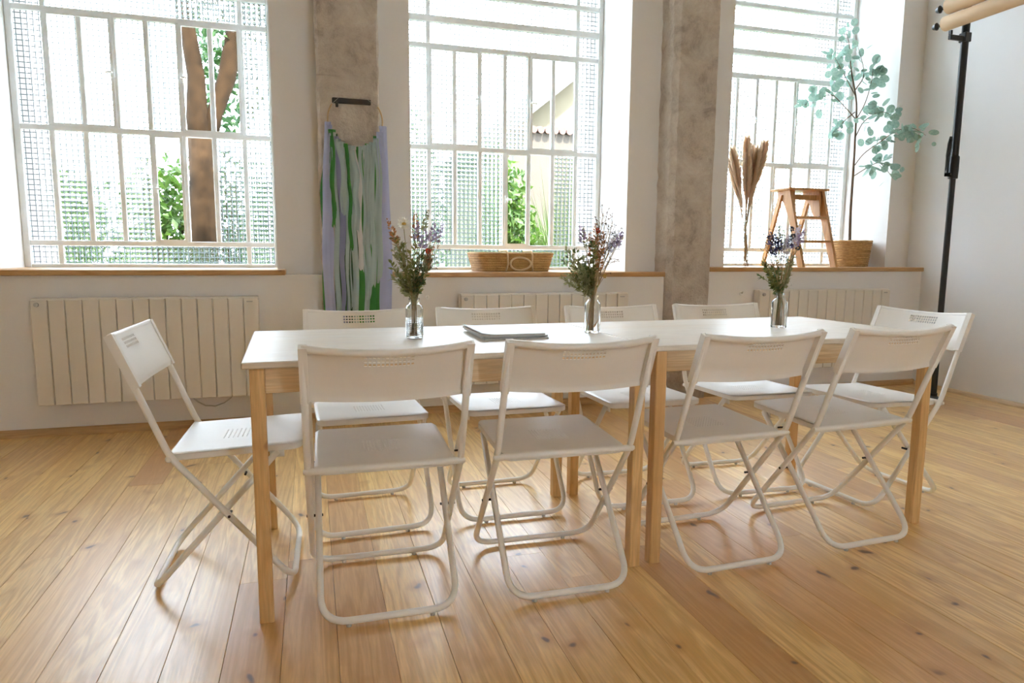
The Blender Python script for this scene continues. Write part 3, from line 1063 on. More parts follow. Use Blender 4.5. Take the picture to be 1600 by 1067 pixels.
RB = [
    # layer behind
    (205, 0.05, 0.06, -0.175, -1.20, 0.006, 'fabric_green'), (215, 0.05, 0.07, -0.10, -1.22, 0.006, 'fabric_dark'),
    (250, 0.05, 0.07, -0.03, -1.20, 0.006, 'fabric_dark'), (275, 0.05, 0.07, 0.03, -1.22, 0.006, 'fabric_green'),
    (300, 0.05, 0.07, 0.08, -1.20, 0.006, 'fabric_green'), (325, 0.05, 0.06, 0.12, -1.2, 0.006, 'fabric_green'),
    # middle layer
    (196, 0.035, 0.05, -0.165, -1.18, 0.014, 'fabric_lavender'), (212, 0.03, 0.030, -0.122, -1.21, 0.015, 'fabric_mint'),
    (222, 0.03, 0.04, -0.085, -1.19, 0.014, 'fabric_violet'), (238, 0.03, 0.032, -0.055, -1.10, 0.015, 'fabric_mint'),
    (255, 0.03, 0.035, -0.020, -1.21, 0.016, 'fabric_mint'), (266, 0.022, 0.03, 0.012, -0.86, 0.020, 'fabric_white'),
    (280, 0.03, 0.03, 0.045, -1.2, 0.015, 'fabric_mint'), (290, 0.03, 0.032, 0.060, -1.02, 0.018, 'fabric_mint'),
    (305, 0.03, 0.032, 0.09, -0.95, 0.016, 'fabric_mint'), (318, 0.03, 0.04, 0.125, -0.92, 0.018, 'fabric_mint'),
    (334, 0.04, 0.06, 0.152, -1.21, 0.020, 'fabric_lavender'), (348, 0.04, 0.055, 0.166, -1.2, 0.014, 'fabric_lavender'),
    # front strips
    (190, 0.03, 0.042, -0.180, -1.19, 0.022, 'fabric_lavender'), (206, 0.024, 0.026, -0.135, -0.62, 0.022, 'fabric_green'),
    (230, 0.03, 0.034, -0.076, -0.55, 0.024, 'fabric_mint'), (247, 0.02, 0.02, -0.042, -0.75, 0.022, 'fabric_green'),
    (262, 0.026, 0.03, -0.004, -0.64, 0.026, 'fabric_mint'), (296, 0.02, 0.024, 0.074, -0.72, 0.022, 'fabric_mint'),
]
for i, rb in enumerate(RB):
    ribbon(*rb, seed=100 + i)

# ---------------------------------------------------------------- wicker basket on the middle sill
zs = SILL[1]
bk = empty('wicker_basket', (1.50, 2.66, zs), 0.05)
tag(bk, 'flat rectangular wicker basket with ring handle on the middle sill', 'basket')


def rrect(hx, hy, r, n=5):
    out = []
    for cx, cy, a0 in ((hx - r, hy - r, 0), (-hx + r, hy - r, 90), (-hx + r, -hy + r, 180), (hx - r, -hy + r, 270)):
        for k in range(n + 1):
            a = math.radians(a0 + 90 * k / n)
            out.append((cx + r * math.cos(a), cy + r * math.sin(a)))
    return out


for k in range(8):
    s = 0.235 + 0.030 * k / 7
    pr = rrect(s, 0.150 + 0.012 * k / 7, 0.05)
    MB().tube([(a, b, 0.0095 + k * 0.0155) for a, b in pr], 0.0095, 7, closed=True).build('wicker_band', 'wicker', bk, True)
MB().prism(rrect(0.23, 0.145, 0.05), 0.001, 0.008).build('basket_floor', 'wicker', bk)
MB().prism(rrect(0.258, 0.155, 0.05), 0.122, 0.130).build('lid', 'wicker', bk)
MB().tube([(0.262 * 0.96 * math.cos(0), 0, 0)] + [], 0.001, 3) if False else None
hd = empty('handle'); bpy.data.objects.remove(hd)
MB().tube([(0.01 + 0.072 * math.cos(2 * PI * k / 28), -0.180 - 0.012 * math.cos(4 * PI * k / 28), 0.052 + 0.042 * math.sin(2 * PI * k / 28)) for k in range(28)], 0.0065, 8, closed=True).build('ring_handle', 'wicker_pale', bk, True)
for sx in (-0.095, 0.095):
    MB().tube([(0.01 + sx, -0.168, 0.006), (0.01 + sx * 0.9, -0.180, 0.05), (0.01 + sx * 0.92, -0.180, 0.11), (0.01 + sx * 0.92, -0.16, 0.138), (0.01 + sx * 0.92, 0.0, 0.138)], 0.006, 7).build('strap', 'wicker_pale', bk, True)

# ---------------------------------------------------------------- magazines


def magazine(x, y, z, rz, th, mat, label, wd=0.225, ln=0.29, curl=0.0):
    root = empty('magazine', (x, y, z), rz)
    tag(root, label, 'magazine', 'magazines stacked on the left table')
    MB().cbox(-wd / 2 + 0.001, wd / 2 - 0.002, -ln / 2 + 0.002, ln / 2 - 0.002, 0.0008, th - 0.0008, 0.0004).build('pages', 'magazine_pages', root)
    m = MB()
    n = 10
    V = []
    for k in range(n + 1):
        t = k / n
        zz = th + curl * max(0, (0.25 - t) / 0.25) ** 2
        V += [(-wd / 2 + wd * t, -ln / 2, zz), (-wd / 2 + wd * t, ln / 2, zz), (-wd / 2 + wd * t, ln / 2, zz - 0.0007), (-wd / 2 + wd * t, -ln / 2, zz - 0.0007)]
    F_ = []
    for k in range(n):
        for i in range(4):
            F_.append((k * 4 + i, (k + 1) * 4 + i, (k + 1) * 4 + (i + 1) % 4, k * 4 + (i + 1) % 4))
    F_ += [(0, 1, 2, 3), tuple(n * 4 + i for i in (3, 2, 1, 0))]
    m.add(V, F_).build('cover', mat, root)
    MB().box(-wd / 2, wd / 2, -ln / 2, ln / 2, 0, 0.0008).build('back_cover', mat, root)


magazine(0.835, 0.435, TZ, -0.02, 0.006, 'magazine_grey', 'grey magazine at the bottom of the stack on the left table')
magazine(0.832, 0.450, TZ + 0.0062, 0.03, 0.006, 'magazine_grey', 'grey magazine in the middle of the stack on the left table')
magazine(0.822, 0.440, TZ + 0.0124, 0.0, 0.007, 'magazine_cover', 'pale blue magazine lying on top of the stack', curl=0.006)

# ---------------------------------------------------------------- vases and dried bouquets


def vase(x, y, label, kind):
    root = empty('glass_vase', (x, y, TZ))
    tag(root, label, 'vase', 'small glass bottle vases on the tables')
    if kind == 'ribbed':
        fr = lambda a, z: 1 + (0.07 * math.cos(10 * a + z * 500) * math.cos(10 * a - z * 500) if 0.008 < z < 0.10 else 0)
        n = 60
        out = [(0.0001, 0.0), (0.026, 0.0), (0.0285, 0.003)] + [(0.0285, 0.006 + 0.0955 * k / 30) for k in range(31)] + [(0.027, 0.107), (0.020, 0.113), (0.0165, 0.117), (0.0165, 0.127), (0.0185, 0.131), (0.0180, 0.134)]
    elif kind == 'square':
        fr = lambda a, z: 1 + (0.10 * abs(math.sin(2 * a)) if z < 0.104 else 0)
        n = 40
        out = [(0.0001, 0.0), (0.027, 0.0), (0.028, 0.004), (0.028, 0.10), (0.026, 0.108), (0.019, 0.115), (0.0135, 0.119), (0.0135, 0.128), (0.017, 0.131), (0.0165, 0.134)]
    else:
        fr = lambda a, z: 1
        n = 36
        out = [(0.0001, 0.0), (0.027, 0.0), (0.029, 0.004), (0.029, 0.098), (0.0275, 0.106), (0.021, 0.114), (0.0185, 0.119), (0.0185, 0.128), (0.021, 0.132), (0.0205, 0.135)]
    inner = [(max(0.0001, r - 0.0032), max(z, 0.006)) for r, z in out[::-1]]
    inner[-1] = (0.0001, 0.006)
    MB().lathe(out, n, (0, 0, 0), fr=fr).lathe([out[-1]] + inner, n).build('glass_body', 'vase_glass', root, True, 0.9)
    return root


vase(0.509, 0.417, 'small vase of diamond-ribbed clear glass at the left of the tables', 'ribbed')
vase(1.164, 0.438, 'plain clear glass bottle vase beside the table seam', 'plain')
vase(1.969, 0.435, 'square-shouldered clear glass vase at the right of the tables', 'square')


def stem_path(x1, y1, z1, bend, r, short=False):
    """stem from inside the vase through its neck to the tip"""
    a = r.uniform(0, 6.28)
    nx, ny = 0.008 * math.cos(a), 0.008 * math.sin(a)
    b = Vector((-x1 * 0.12 + r.uniform(-0.010, 0.010), -y1 * 0.12 + r.uniform(-0.010, 0.010), 0.0085))
    nk = Vector((nx * 0.9, ny * 0.9, 0.124))
    if short: b = nk + Vector((-nx * 0.3, -ny * 0.3, -0.016))
    tip = Vector((x1, y1, z1))
    out = [b, b.lerp(nk, 0.5), nk]
    mid = nk.lerp(tip, 0.5) + Vector((-x1, -y1, 0)) * 0.10 + Vector((bend, 0, 0.0))
    for k in range(1, 7):
        t = k / 6
        out.append(nk * (1 - t) ** 2 + mid * 2 * t * (1 - t) + tip * t * t)
    return out


def leafs(m, p, d, ln, wd, r):
    """one folded leaf from point p in direction d"""
    d = d.normalized()
    s = d.cross(Vector((r.uniform(-1, 1), r.uniform(-1, 1), r.uniform(-1, 1))))
    if s.length < 1e-3: s = d.orthogonal()
    s.normalize()
    n = s.cross(d)
    m.add([p, p + d * ln * 0.5 + s * wd * 0.5 + n * wd * 0.15, p + d * ln, p + d * ln * 0.5 - s * wd * 0.5 + n * wd * 0.15, p + d * ln * 0.5], [(0, 1, 4), (1, 2, 4), (2, 3, 4), (3, 0, 4)])


def rvec(r):
    return Vector((r.gauss(0, 1), r.gauss(0, 1), r.gauss(0, 1))).normalized()


def bouquet(x, y, label, spec, seed):
    root = empty('dried_bouquet', (x, y, TZ))
    tag(root, label, 'flowers', 'dried flower bouquets in the vases')
    r = random.Random(seed)
    for (kind, sx, sy, sz) in spec:
        path = stem_path(sx, sy, sz, r.uniform(-0.012, 0.012), r, kind in ('olive', 'sage', 'dark') and r.random() < 0.85)
        straw = kind in ('lavender', 'spray', 'rust', 'pale', 'button', 'red')
        o = MB().tube(path, [0.0016] * 3 + [0.0015, 0.0014, 0.0013, 0.0012, 0.0011, 0.001], 5).build('stem', 'stem_straw' if straw else 'stem_green', root, True)
        tip = path[-1]
        td = (path[-1] - path[-3]).normalized()
        m = MB()

        def along(t):
            f = 2 + t * (len(path) - 3)
            i = min(int(f), len(path) - 2)
            return path[i].lerp(path[i + 1], f - i)
        if kind in ('olive', 'sage', 'dark'):
            nl = {'olive': 40, 'sage': 60, 'dark': 34}[kind]
            for k in range(nl):
                t = r.uniform(0.18, 1.0)
                p = along(t)
                leafs(m, p, td * 0.7 + rvec(r) * 0.9, r.uniform(0.014, 0.026), r.uniform(0.006, 0.011), r)
            m.build('leaves', 'leaf_' + kind, o)
        elif kind == 'strawflower':
            for ring, (n_, ln, up) in enumerate(((18, 0.027, 0.1), (16, 0.022, 0.5), (12, 0.015, 1.0))):
                for k in range(n_):
                    a = 2 * PI * k / n_ + ring * 0.3
                    d = Vector((math.cos(a), -0.55 + math.sin(a) * 0.6, math.sin(a))) * 1.0 + Vector((0, -1, 0)) * up
                    leafs(m, tip, d, ln, 0.011, r)
            m.build('petals', 'petal_white', o)
            c = MB().lathe([(0.0001, -0.004), (0.006, -0.003), (0.0075, 0.0), (0.005, 0.004), (0.0001, 0.005)], 10).build('flower_centre', 'petal_yellow', o, True)
            c.location = tip + Vector((0, -0.012, 0.002))
        elif kind in ('lavender', 'pale', 'blue', 'rust', 'wheat'):
            L_ = {'lavender': 0.055, 'pale': 0.07, 'blue': 0.045, 'rust': 0.075, 'wheat': 0.06}[kind]
            R_ = {'lavender': 0.013, 'pale': 0.011, 'blue': 0.014, 'rust': 0.014, 'wheat': 0.008}[kind]
            for k in range(80):
                t = r.random()
                p = tip - td * L_ * 0.5 + td * L_ * t * 1.2
                rr = R_ * (1.05 - t) + 0.002
                q = rvec(r); q = (q - td * q.dot(td)).normalized()
                leafs(m, p + q * rr * 0.25, q + td * 0.7, rr * 1.1 + 0.003, 0.006, r)
            m.build('flower_spike', {'lavender': 'petal_lavender', 'pale': 'petal_pale', 'blue': 'petal_blue', 'rust': 'petal_rust', 'wheat': 'leaf_sage'}[kind], o)
        elif kind in ('button', 'red', 'thistle'):
            R_ = {'button': 0.007, 'red': 0.009, 'thistle': 0.010}[kind]
            for k in range(60):
                q = rvec(r)
                leafs(m, tip + q * R_ * 0.4, q + td * 0.2, R_ * 0.8, 0.005, r)
            m.build('flower_head', {'button': 'petal_yellow', 'red': 'petal_red', 'thistle': 'thistle_dark'}[kind], o)
        elif kind == 'spray':
            for k in range(12):
                t = r.uniform(0.55, 1.0)
                p = along(t)
                e = p + (td * 0.8 + rvec(r) * 0.8).normalized() * r.uniform(0.02, 0.05)
                m.tube([p, p.lerp(e, 0.5) + rvec(r) * 0.003, e], 0.0006, 4)
                for j in range(4):
                    leafs(m, e, rvec(r), 0.006, 0.0035, r)
            m.build('seed_spray', 'twig', o)
    return root


rb_ = random.Random(5)
S1 = [('strawflower', -0.035, -0.02, 0.375), ('lavender', 0.062, 0.0, 0.345), ('lavender', 0.012, -0.01, 0.345), ('lavender', 0.085, 0.01, 0.345), ('rust', 0.008, 0.01, 0.365),
      ('wheat', 0.042, 0.01, 0.385), ('red', 0.047, -0.01, 0.290), ('rust', 0.050, 0.01, 0.26), ('rust', -0.066, 0.0, 0.345), ('lavender', 0.030, -0.02, 0.325),
      ('spray', 0.085, 0.0, 0.31), ('spray', 0.06, -0.01, 0.28), ('button', -0.055, 0, 0.32)]
for k in range(22):
    S1.append((('olive', 'dark', 'olive', 'sage')[k % 4], rb_.uniform(-0.075, 0.055), rb_.uniform(-0.03, 0.03), rb_.uniform(0.20, 0.35)))
bouquet(0.509, 0.417, 'dried bouquet with white strawflower, lavender and red bud in the ribbed vase', S1, 21)
S2 = [('red', 0.010, -0.01, 0.368), ('button', 0.108, 0.0, 0.345), ('button', 0.040, -0.01, 0.205), ('lavender', -0.045, 0.0, 0.350), ('rust', 0.005, 0, 0.34), ('rust', 0.012, 0.01, 0.29),
      ('rust', 0.02, -0.01, 0.25), ('rust', 0.03, 0.0, 0.31), ('rust', -0.01, 0.0, 0.31), ('pale', 0.075, 0.0, 0.325), ('pale', 0.062, 0.01, 0.315), ('lavender', 0.09, -0.01, 0.33),
      ('spray', 0.035, 0.0, 0.44), ('spray', 0.05, 0.01, 0.42), ('spray', 0.07, 0.0, 0.40), ('spray', 0.02, 0.0, 0.40), ('spray', 0.055, -0.01, 0.38), ('spray', 0.10, 0.0, 0.37), ('spray', 0.065, 0.0, 0.27), ('wheat', -0.035, 0, 0.335)]
for k in range(18):
    S2.append((('sage', 'olive', 'sage', 'dark')[k % 4], rb_.uniform(-0.115, -0.0), rb_.uniform(-0.03, 0.03), rb_.uniform(0.19, 0.33)))
bouquet(1.164, 0.438, 'dried bouquet with rust sprays, sage leaves and a red star in the plain vase', S2, 22)
S3 = [('thistle', 0.036, 0.0, 0.388), ('blue', -0.038, 0.0, 0.335), ('blue', -0.025, -0.01, 0.32), ('blue', -0.05, 0.01, 0.345), ('blue', -0.045, 0, 0.30), ('pale', 0.02, 0.0, 0.320), ('pale', 0.052, 0.0, 0.345),
      ('pale', 0.07, 0.01, 0.36), ('lavender', 0.085, 0.0, 0.355), ('lavender', 0.06, 0.0, 0.33), ('thistle', 0.070, 0.0, 0.315), ('thistle', 0.045, 0.0, 0.36), ('spray', -0.06, 0, 0.37), ('spray', -0.03, 0.01, 0.385),
      ('spray', -0.09, 0.0, 0.34), ('spray', -0.015, 0, 0.37), ('spray', -0.075, 0, 0.31), ('wheat', 0.0, 0.0, 0.34), ('wheat', -0.012, 0.01, 0.36), ('pale', 0.0, -0.01, 0.30), ('blue', 0.03, 0, 0.33), ('button', -0.02, 0, 0.26)]
for k in range(9):
    S3.append((('dark', 'olive', 'dark')[k % 3], rb_.uniform(-0.095, -0.02), rb_.uniform(-0.03, 0.03), rb_.uniform(0.18, 0.27)))
for k in range(3):
    S3.append(('sage', rb_.uniform(0.03, 0.07), rb_.uniform(-0.02, 0.02), rb_.uniform(0.24, 0.29)))
bouquet(1.969, 0.435, 'dried bouquet with blue statice, lavender and dark thistles in the square vase', S3, 23)

# ---------------------------------------------------------------- pampas bunch leaning on the right sill
zs = SILL[2]
pm = empty('pampas_bunch', (3.361, 2.62, zs))
tag(pm, 'bunch of tall beige pampas grass standing on the sill', 'pampas grass')
rp = random.Random(31)
PT = [(-0.125, 0.05, 0.85), (-0.10, 0.10, 0.78), (-0.025, 0.02, 0.935), (-0.045, -0.02, 0.80), (0.03, 0.05, 0.88), (0.06, 0.0, 0.86), (0.085, 0.04, 0.80), (0.13, 0.02, 0.88), (0.135, 0.03, 0.915), (0.0, 0.06, 0.75)]
for i, (dx, dy, dz) in enumerate(PT):
    b = Vector((rp.uniform(-0.02, 0.02), rp.uniform(-0.02, 0.02), 0.003))
    nk = Vector((rp.uniform(-0.012, 0.012) - 0.02, rp.uniform(-0.012, 0.012), 0.30))
    tip = Vector((dx, dy, dz))
    path = [b, b.lerp(nk, 0.5), nk]
    c = nk.lerp(tip, 0.5) + Vector((-dx * 0.12, 0, 0.02))
    for k in range(1, 9):
        t = k / 8
        path.append(nk * (1 - t) ** 2 + c * 2 * t * (1 - t) + tip * t * t)
    st = MB().tube(path, [0.0025] * 3 + [0.0022 - 0.0002 * k for k in range(8)], 5).build('stem', 'stem_straw', pm, True)
    m = MB()
    L_ = 0.43 if i < 8 else 0.07
    core = path[-7:] if i < 8 else path[-3:]
    m.tube(core, [0.004, 0.010, 0.013, 0.013, 0.011, 0.007, 0.002][-len(core):], 6)
    for k in range(1300 if i < 8 else 160):
        t = rp.random()
        f = t * L_
        # walk back from the tip along the curve
        tt = max(0.0, 1 - f / max(0.2, (tip - nk).length))
        p = nk * (1 - tt) ** 2 + c * 2 * tt * (1 - tt) + tip * tt * tt
        d = (c * 2 * (1 - 2 * tt) - nk * 2 * (1 - tt) + tip * 2 * tt).normalized()
        q = rvec(rp); q = (q - d * q.dot(d)).normalized()
        wd = 0.034 * math.sin(min(1, t * 1.15 + 0.12) * PI) ** 0.7 + 0.005
        e = p + (d * rp.uniform(0.02, 0.055) + q * wd * rp.uniform(0.3, 1.15))
        s = d.cross(q) * 0.0018
        m.add([p - s, p + s, e], [(0, 1, 2)])
        m.add([p + q * 0.002 - s, e + d * 0.012 + s, p + s * 2 + q * wd * 0.6], [(0, 1, 2)])
    m.build('plume', 'pampas', st)

# ---------------------------------------------------------------- wooden step stool on the right sill
sto = empty('step_stool', (0, 0, 0))
tag(sto, 'old brown wooden step stool standing on the right window sill', 'step stool')
A = Vector((3.725, 2.445, zs)); w_ax = Vector((0.300, 0.0, 0)); s_ax = Vector((0.0, 0.485, 0))
wn, sn = w_ax.normalized(), s_ax.normalized()
ZT = 1.532


def beam(name, p0, p1, wdir, wd0, wd1, tdir, th, mat='stool_wood'):
    V = []
    for p, wd in ((p0, wd0), (p1, wd1)):
        for a, b in ((-1, -1), (1, -1), (1, 1), (-1, 1)):
            V.append(p + wdir * (a * wd / 2) + tdir * (b * th / 2))
    return MB().add(V, [(0, 3, 2, 1), (4, 5, 6, 7), (0, 1, 5, 4), (1, 2, 6, 5), (2, 3, 7, 6), (3, 0, 4, 7)]).build(name, mat, sto)


upz = Vector((0, 0, 1))
zt = ZT - 0.016
for k in (0, 1):
    b0 = A + w_ax * k
    top = b0 + s_ax * 0.42; top.z = zt
    beam('front_rail', b0, top, sn, 0.058, 0.075, wn, 0.022)
    r0 = A + w_ax * (0.06 + 0.88 * k) + s_ax
    rt = A + w_ax * (0.06 + 0.88 * k) + s_ax * 0.62; rt.z = zt - 0.03
    beam('rear_leg', r0, rt, sn, 0.040, 0.040, wn, 0.020)
    # shaped cheek under the top: curved outline
    c0 = A + w_ax * (0.03 + 0.94 * k) + s_ax * 0.5
    poly = [(-0.075, 0.0), (0.105, 0.0), (0.103, -0.035), (0.085, -0.055), (0.055, -0.070), (0.025, -0.095), (-0.005, -0.150), (-0.035, -0.20), (-0.10, -0.19)]
    M = Matrix(((sn.x, 0, wn.x, c0.x), (sn.y, 0, wn.y, c0.y), (0, 1, 0, zt), (0, 0, 0, 1)))
    MB().prism(poly, -0.009 + (0.022 if k == 0 else -0.022), 0.009 + (0.022 if k == 0 else -0.022), M).build('cheek', 'stool_wood', sto)
for f in (0.33, 0.64):
    c = A + w_ax * 0.5 + s_ax * 0.42 * f
    zz = zs + (zt - zs) * f
    M = Matrix(((wn.x, sn.x, 0, c.x), (wn.y, sn.y, 0, c.y), (0, 0, 1, zz), (0, 0, 0, 1)))
    h = w_ax.length / 2 - 0.011
    MB().cbox(-h, h, -0.040, 0.050, -0.009, 0.009, 0.002, M).build('tread', 'stool_wood', sto)
c = A + w_ax * 0.5 + s_ax * 0.5
M = Matrix(((wn.x, sn.x, 0, c.x), (wn.y, sn.y, 0, c.y), (0, 0, 1, 0), (0, 0, 0, 1)))
MB().cbox(-0.188, 0.188, -0.105, 0.12, ZT - 0.016, ZT, 0.004, M).build('top_board', 'stool_wood', sto)
MB().cbox(-0.135, 0.135, -0.050, -0.032, ZT - 0.085, ZT - 0.045, 0.003, M).build('cross_rail', 'stool_wood', sto)
MB().cbox(-0.12, 0.12, 0.062, 0.080, ZT - 0.075, ZT - 0.035, 0.003, M).build('cross_rail', 'stool_wood', sto)

# ---------------------------------------------------------------- potted eucalyptus on the right sill
eu = empty('potted_eucalyptus', (4.40, 2.70, zs))
tag(eu, 'artificial eucalyptus tree with round grey-green leaves in a seagrass basket', 'potted plant')
pot = MB().lathe([(0.0001, 0.0), (0.125, 0.0), (0.135, 0.02), (0.155, 0.205), (0.150, 0.205), (0.13, 0.02), (0.0001, 0.02)], 28).build('pot_liner', 'seagrass', eu, True, 0.7)
for k in range(13):
    z = 0.010 + k * 0.0160
    R_ = 0.132 + 0.024 * (z / 0.21)
    MB().tube([(R_ * math.cos(2 * PI * j / 36) + 0.001 * math.sin(j * 2.1 + k), R_ * math.sin(2 * PI * j / 36), z + 0.0012 * math.sin(j * 1.7 + k)) for j in range(36)], 0.0088, 6, closed=True).build('grass_coil', 'seagrass', eu, True)
MB().lathe([(0.0001, 0.185), (0.15, 0.18)], 24).build('soil', 'soil', eu)
BR = {'trunk': [(4.393, 2.7, 1.10), (4.379, 2.7, 1.376), (4.378, 2.7, 1.679), (4.373, 2.7, 1.953), (4.343, 2.68, 2.218), (4.273, 2.68, 2.454), (4.238, 2.68, 2.641), (4.195, 2.68, 2.739)],
      'b1': [(4.36, 2.7, 2.1), (4.285, 2.75, 2.204), (4.199, 2.8, 2.292), (4.104, 2.85, 2.246), (3.984, 2.85, 2.203)],
      'b2': [(4.362, 2.7, 2.076), (4.373, 2.62, 2.207), (4.381, 2.58, 2.367), (4.386, 2.58, 2.509)],
      'b3': [(4.38, 2.7, 1.729), (4.33, 2.55, 1.807), (4.348, 2.42, 1.875), (4.39, 2.32, 1.94), (4.464, 2.25, 1.956), (4.546, 2.2, 1.90)],
      'b4': [(4.373, 2.7, 1.953), (4.374, 2.62, 2.062), (4.424, 2.52, 2.119), (4.479, 2.45, 2.086)],
      'b5': [(4.386, 2.7, 1.654), (4.37, 2.55, 1.701), (4.422, 2.48, 1.729), (4.495, 2.42, 1.615)],
      'b6': [(4.337, 2.68, 2.144), (4.269, 2.72, 2.074), (4.24, 2.75, 2.003)],
      'b7': [(4.332, 2.68, 2.266), (4.238, 2.72, 2.437), (4.155, 2.75, 2.582)],
      'b8': [(4.328, 2.68, 2.314), (4.378, 2.66, 2.433), (4.298, 2.66, 2.641)]}
NL = {'trunk': 22, 'b1': 44, 'b2': 26, 'b3': 58, 'b4': 36, 'b5': 32, 'b6': 22, 'b7': 24, 'b8': 24}
org = Vector((4.40, 2.70, zs))


def smooth_path(pts, n):
    pts = [Vector(p) for p in pts]
    P_ = [pts[0] * 2 - pts[1]] + pts + [pts[-1] * 2 - pts[-2]]
    out = []
    for i in range(1, len(P_) - 2):
        for k in range(n):
            t = k / n
            a, b, c_, d = P_[i - 1], P_[i], P_[i + 1], P_[i + 2]
            out.append(0.5 * ((2 * b) + (-a + c_) * t + (2 * a - 5 * b + 4 * c_ - d) * t * t + (-a + 3 * b - 3 * c_ + d) * t ** 3))
    out.append(pts[-1])
    return out


rl = random.Random(77)
lm = MB()
ring = [(0.5 + 0.5 * math.cos(PI + 2 * PI * k / 12), 0.47 * math.sin(PI + 2 * PI * k / 12)) for k in range(12)]
lm.add([(0.5, 0, 0.04)] + [(a, b, 0.10 * b * b + 0.02 * a) for a, b in ring], [(0, 1 + k, 1 + (k + 1) % 12) for k in range(12)])
leaf_me = lm.mesh('leaf', True)
for nm, pts in BR.items():
    path = smooth_path([Vector(p) - org for p in pts], 5)
    n = len(path)
    if nm == 'trunk':
        rr = [0.0125 * (1 - 0.85 * i / (n - 1)) for i in range(n)]
    else:
        rr = [0.0045 * (1 - 0.7 * i / (n - 1)) for i in range(n)]
    MB().tube(path, rr, 7).build('trunk' if nm == 'trunk' else 'branch', 'twig', eu, True)
    for k in range(NL[nm]):
        lo = 0.62 if nm == 'trunk' else 0.28
        t = lo + (1 - lo) * ((k + rl.random()) / NL[nm])
        f = t * (n - 1)
        i = min(int(f), n - 2)
        p = path[i].lerp(path[i + 1], f - i)
        td = (path[i + 1] - path[i]).normalized()
        d = (td * rl.uniform(0.0, 0.9) + rvec(rl) * 1.1).normalized()
        off = rl.uniform(0.006, 0.085)
        if off > 0.03:
            pass
        size = rl.uniform(0.042, 0.078) * (0.75 if t > 0.93 else 1)
        o = link('leaf', leaf_me, 'leaf_eucalyptus', eu)
        s = d.cross(rvec(rl)).normalized()
        nn = d.cross(s)
        q = p + d * off
        if (q + org + d * size).x > XR - 0.02 or (q + org).y > 2.94: 
            d = Vector((-abs(d.x), -abs(d.y), d.z)); s = d.cross(Vector((0.3, 0.2, 1))).normalized(); nn = d.cross(s); q = p + d * off
        o.matrix_local = Matrix(((d.x * size, s.x * size, nn.x * size, q.x), (d.y * size, s.y * size, nn.y * size, q.y), (d.z * size, s.z * size, nn.z * size, q.z), (0, 0, 0, 1)))

# ---------------------------------------------------------------- tension pole with paper rolls
px, py = 4.425, 1.845
pole = empty('tension_pole', (px, py, 0))
tag(pole, 'black floor-to-ceiling tension pole with clamp lever beside the right wall', 'pole')
MB().lathe([(0.0001, 0), (0.045, 0), (0.045, 0.012), (0.024, 0.03), (0.024, 0.05), (0.0001, 0.05)], 20).build('foot', 'black_metal', pole, True, 0.6)
MB().tube([(0, 0, 0.04), (0, 0, 1.62)], 0.0195, 16).build('lower_tube', 'black_metal', pole, True, 0.6)
MB().tube([(0, 0, 1.60), (0, 0, ZC - 0.03)], 0.0240, 16).build('upper_tube', 'black_metal', pole, True, 0.6)
MB().lathe([(0.024, 0), (0.045, 0.02), (0.045, 0.03), (0.0001, 0.03)], 20, (0, 0, ZC - 0.031)).build('ceiling_pad', 'black_metal', pole, True, 0.6)
cl = MB().lathe([(0.020, 1.545), (0.030, 1.548), (0.032, 1.60), (0.032, 1.69), (0.026, 1.70), (0.020, 1.70)], 18).build('clamp', 'black_metal', pole, True, 0.6)
MB().cbox(-0.066, -0.022, -0.012, 0.012, 1.56, 1.585, 0.003).cbox(-0.066, -0.052, -0.012, 0.012, 1.56, 1.69, 0.003).build('clamp_lug', 'black_metal', cl)
MB().tube([(-0.055, 0, 1.60), (-0.058, 0, 1.70), (-0.050, 0, 1.78), (-0.044, 0, 1.825)], [0.012, 0.017, 0.018, 0.012], 8, flat=0.6).build('lever', 'black_metal', cl, True)
# hooks for the rolls
for z in (2.465,):
    h = MB().cbox(-0.135, -0.02, -0.012, 0.012, z - 0.018, z + 0.012, 0.003)
    h.cbox(-0.135, -0.120, -0.012, 0.012, z + 0.012, z + 0.040, 0.003)
    h.build('hook', 'black_metal', pole)
MB().cbox(-0.027, 0.027, -0.027, 0.027, 2.44, 2.50, 0.004).build('hook_collar', 'black_metal', pole)


def roll(x, z, y_end, label, rad):
    root = empty('paper_roll', (x, 0, z))
    tag(root, label, 'paper roll', 'beige paper rolls hung on the black pole')
    y0 = YB + 0.5
    MB().tube([(0, y0, 0), (0, y_end, 0)], rad, 28).build('paper', 'roll_paper', root, True, 0.6)
    MB().tube([(0, y_end - 0.01, 0), (0, y_end + 0.012, 0)], rad * 0.55, 20).build('core', 'roll_core', root, True, 0.6)
    ax = MB().tube([(0, y_end, 0), (0, y_end + 0.07, 0)], 0.010, 10).build('axle', 'black_metal', root, True, 0.6)
    MB().tube([(0, y_end + 0.05, 0), (-0.005, y_end + 0.06, 0.0), (-0.005, y_end + 0.085, 0.0)], [0.013, 0.026, 0.016], 12).build('knob', 'black_metal', ax, True, 0.6)


roll(px - 0.085, 2.575, 1.93, 'beige photo backdrop paper roll, lower and nearer of the two', 0.048)
roll(px - 0.090, 2.680, 1.91, 'beige photo backdrop paper roll, upper of the two, cut by the picture edge', 0.050)

# ================================================================ GARDEN OUTSIDE
structure(MB().box(-40, 40, EX, 60, -0.9, -0.6).build('ground_outside', 'lawn'), 'green lawn of the garden behind the windows')


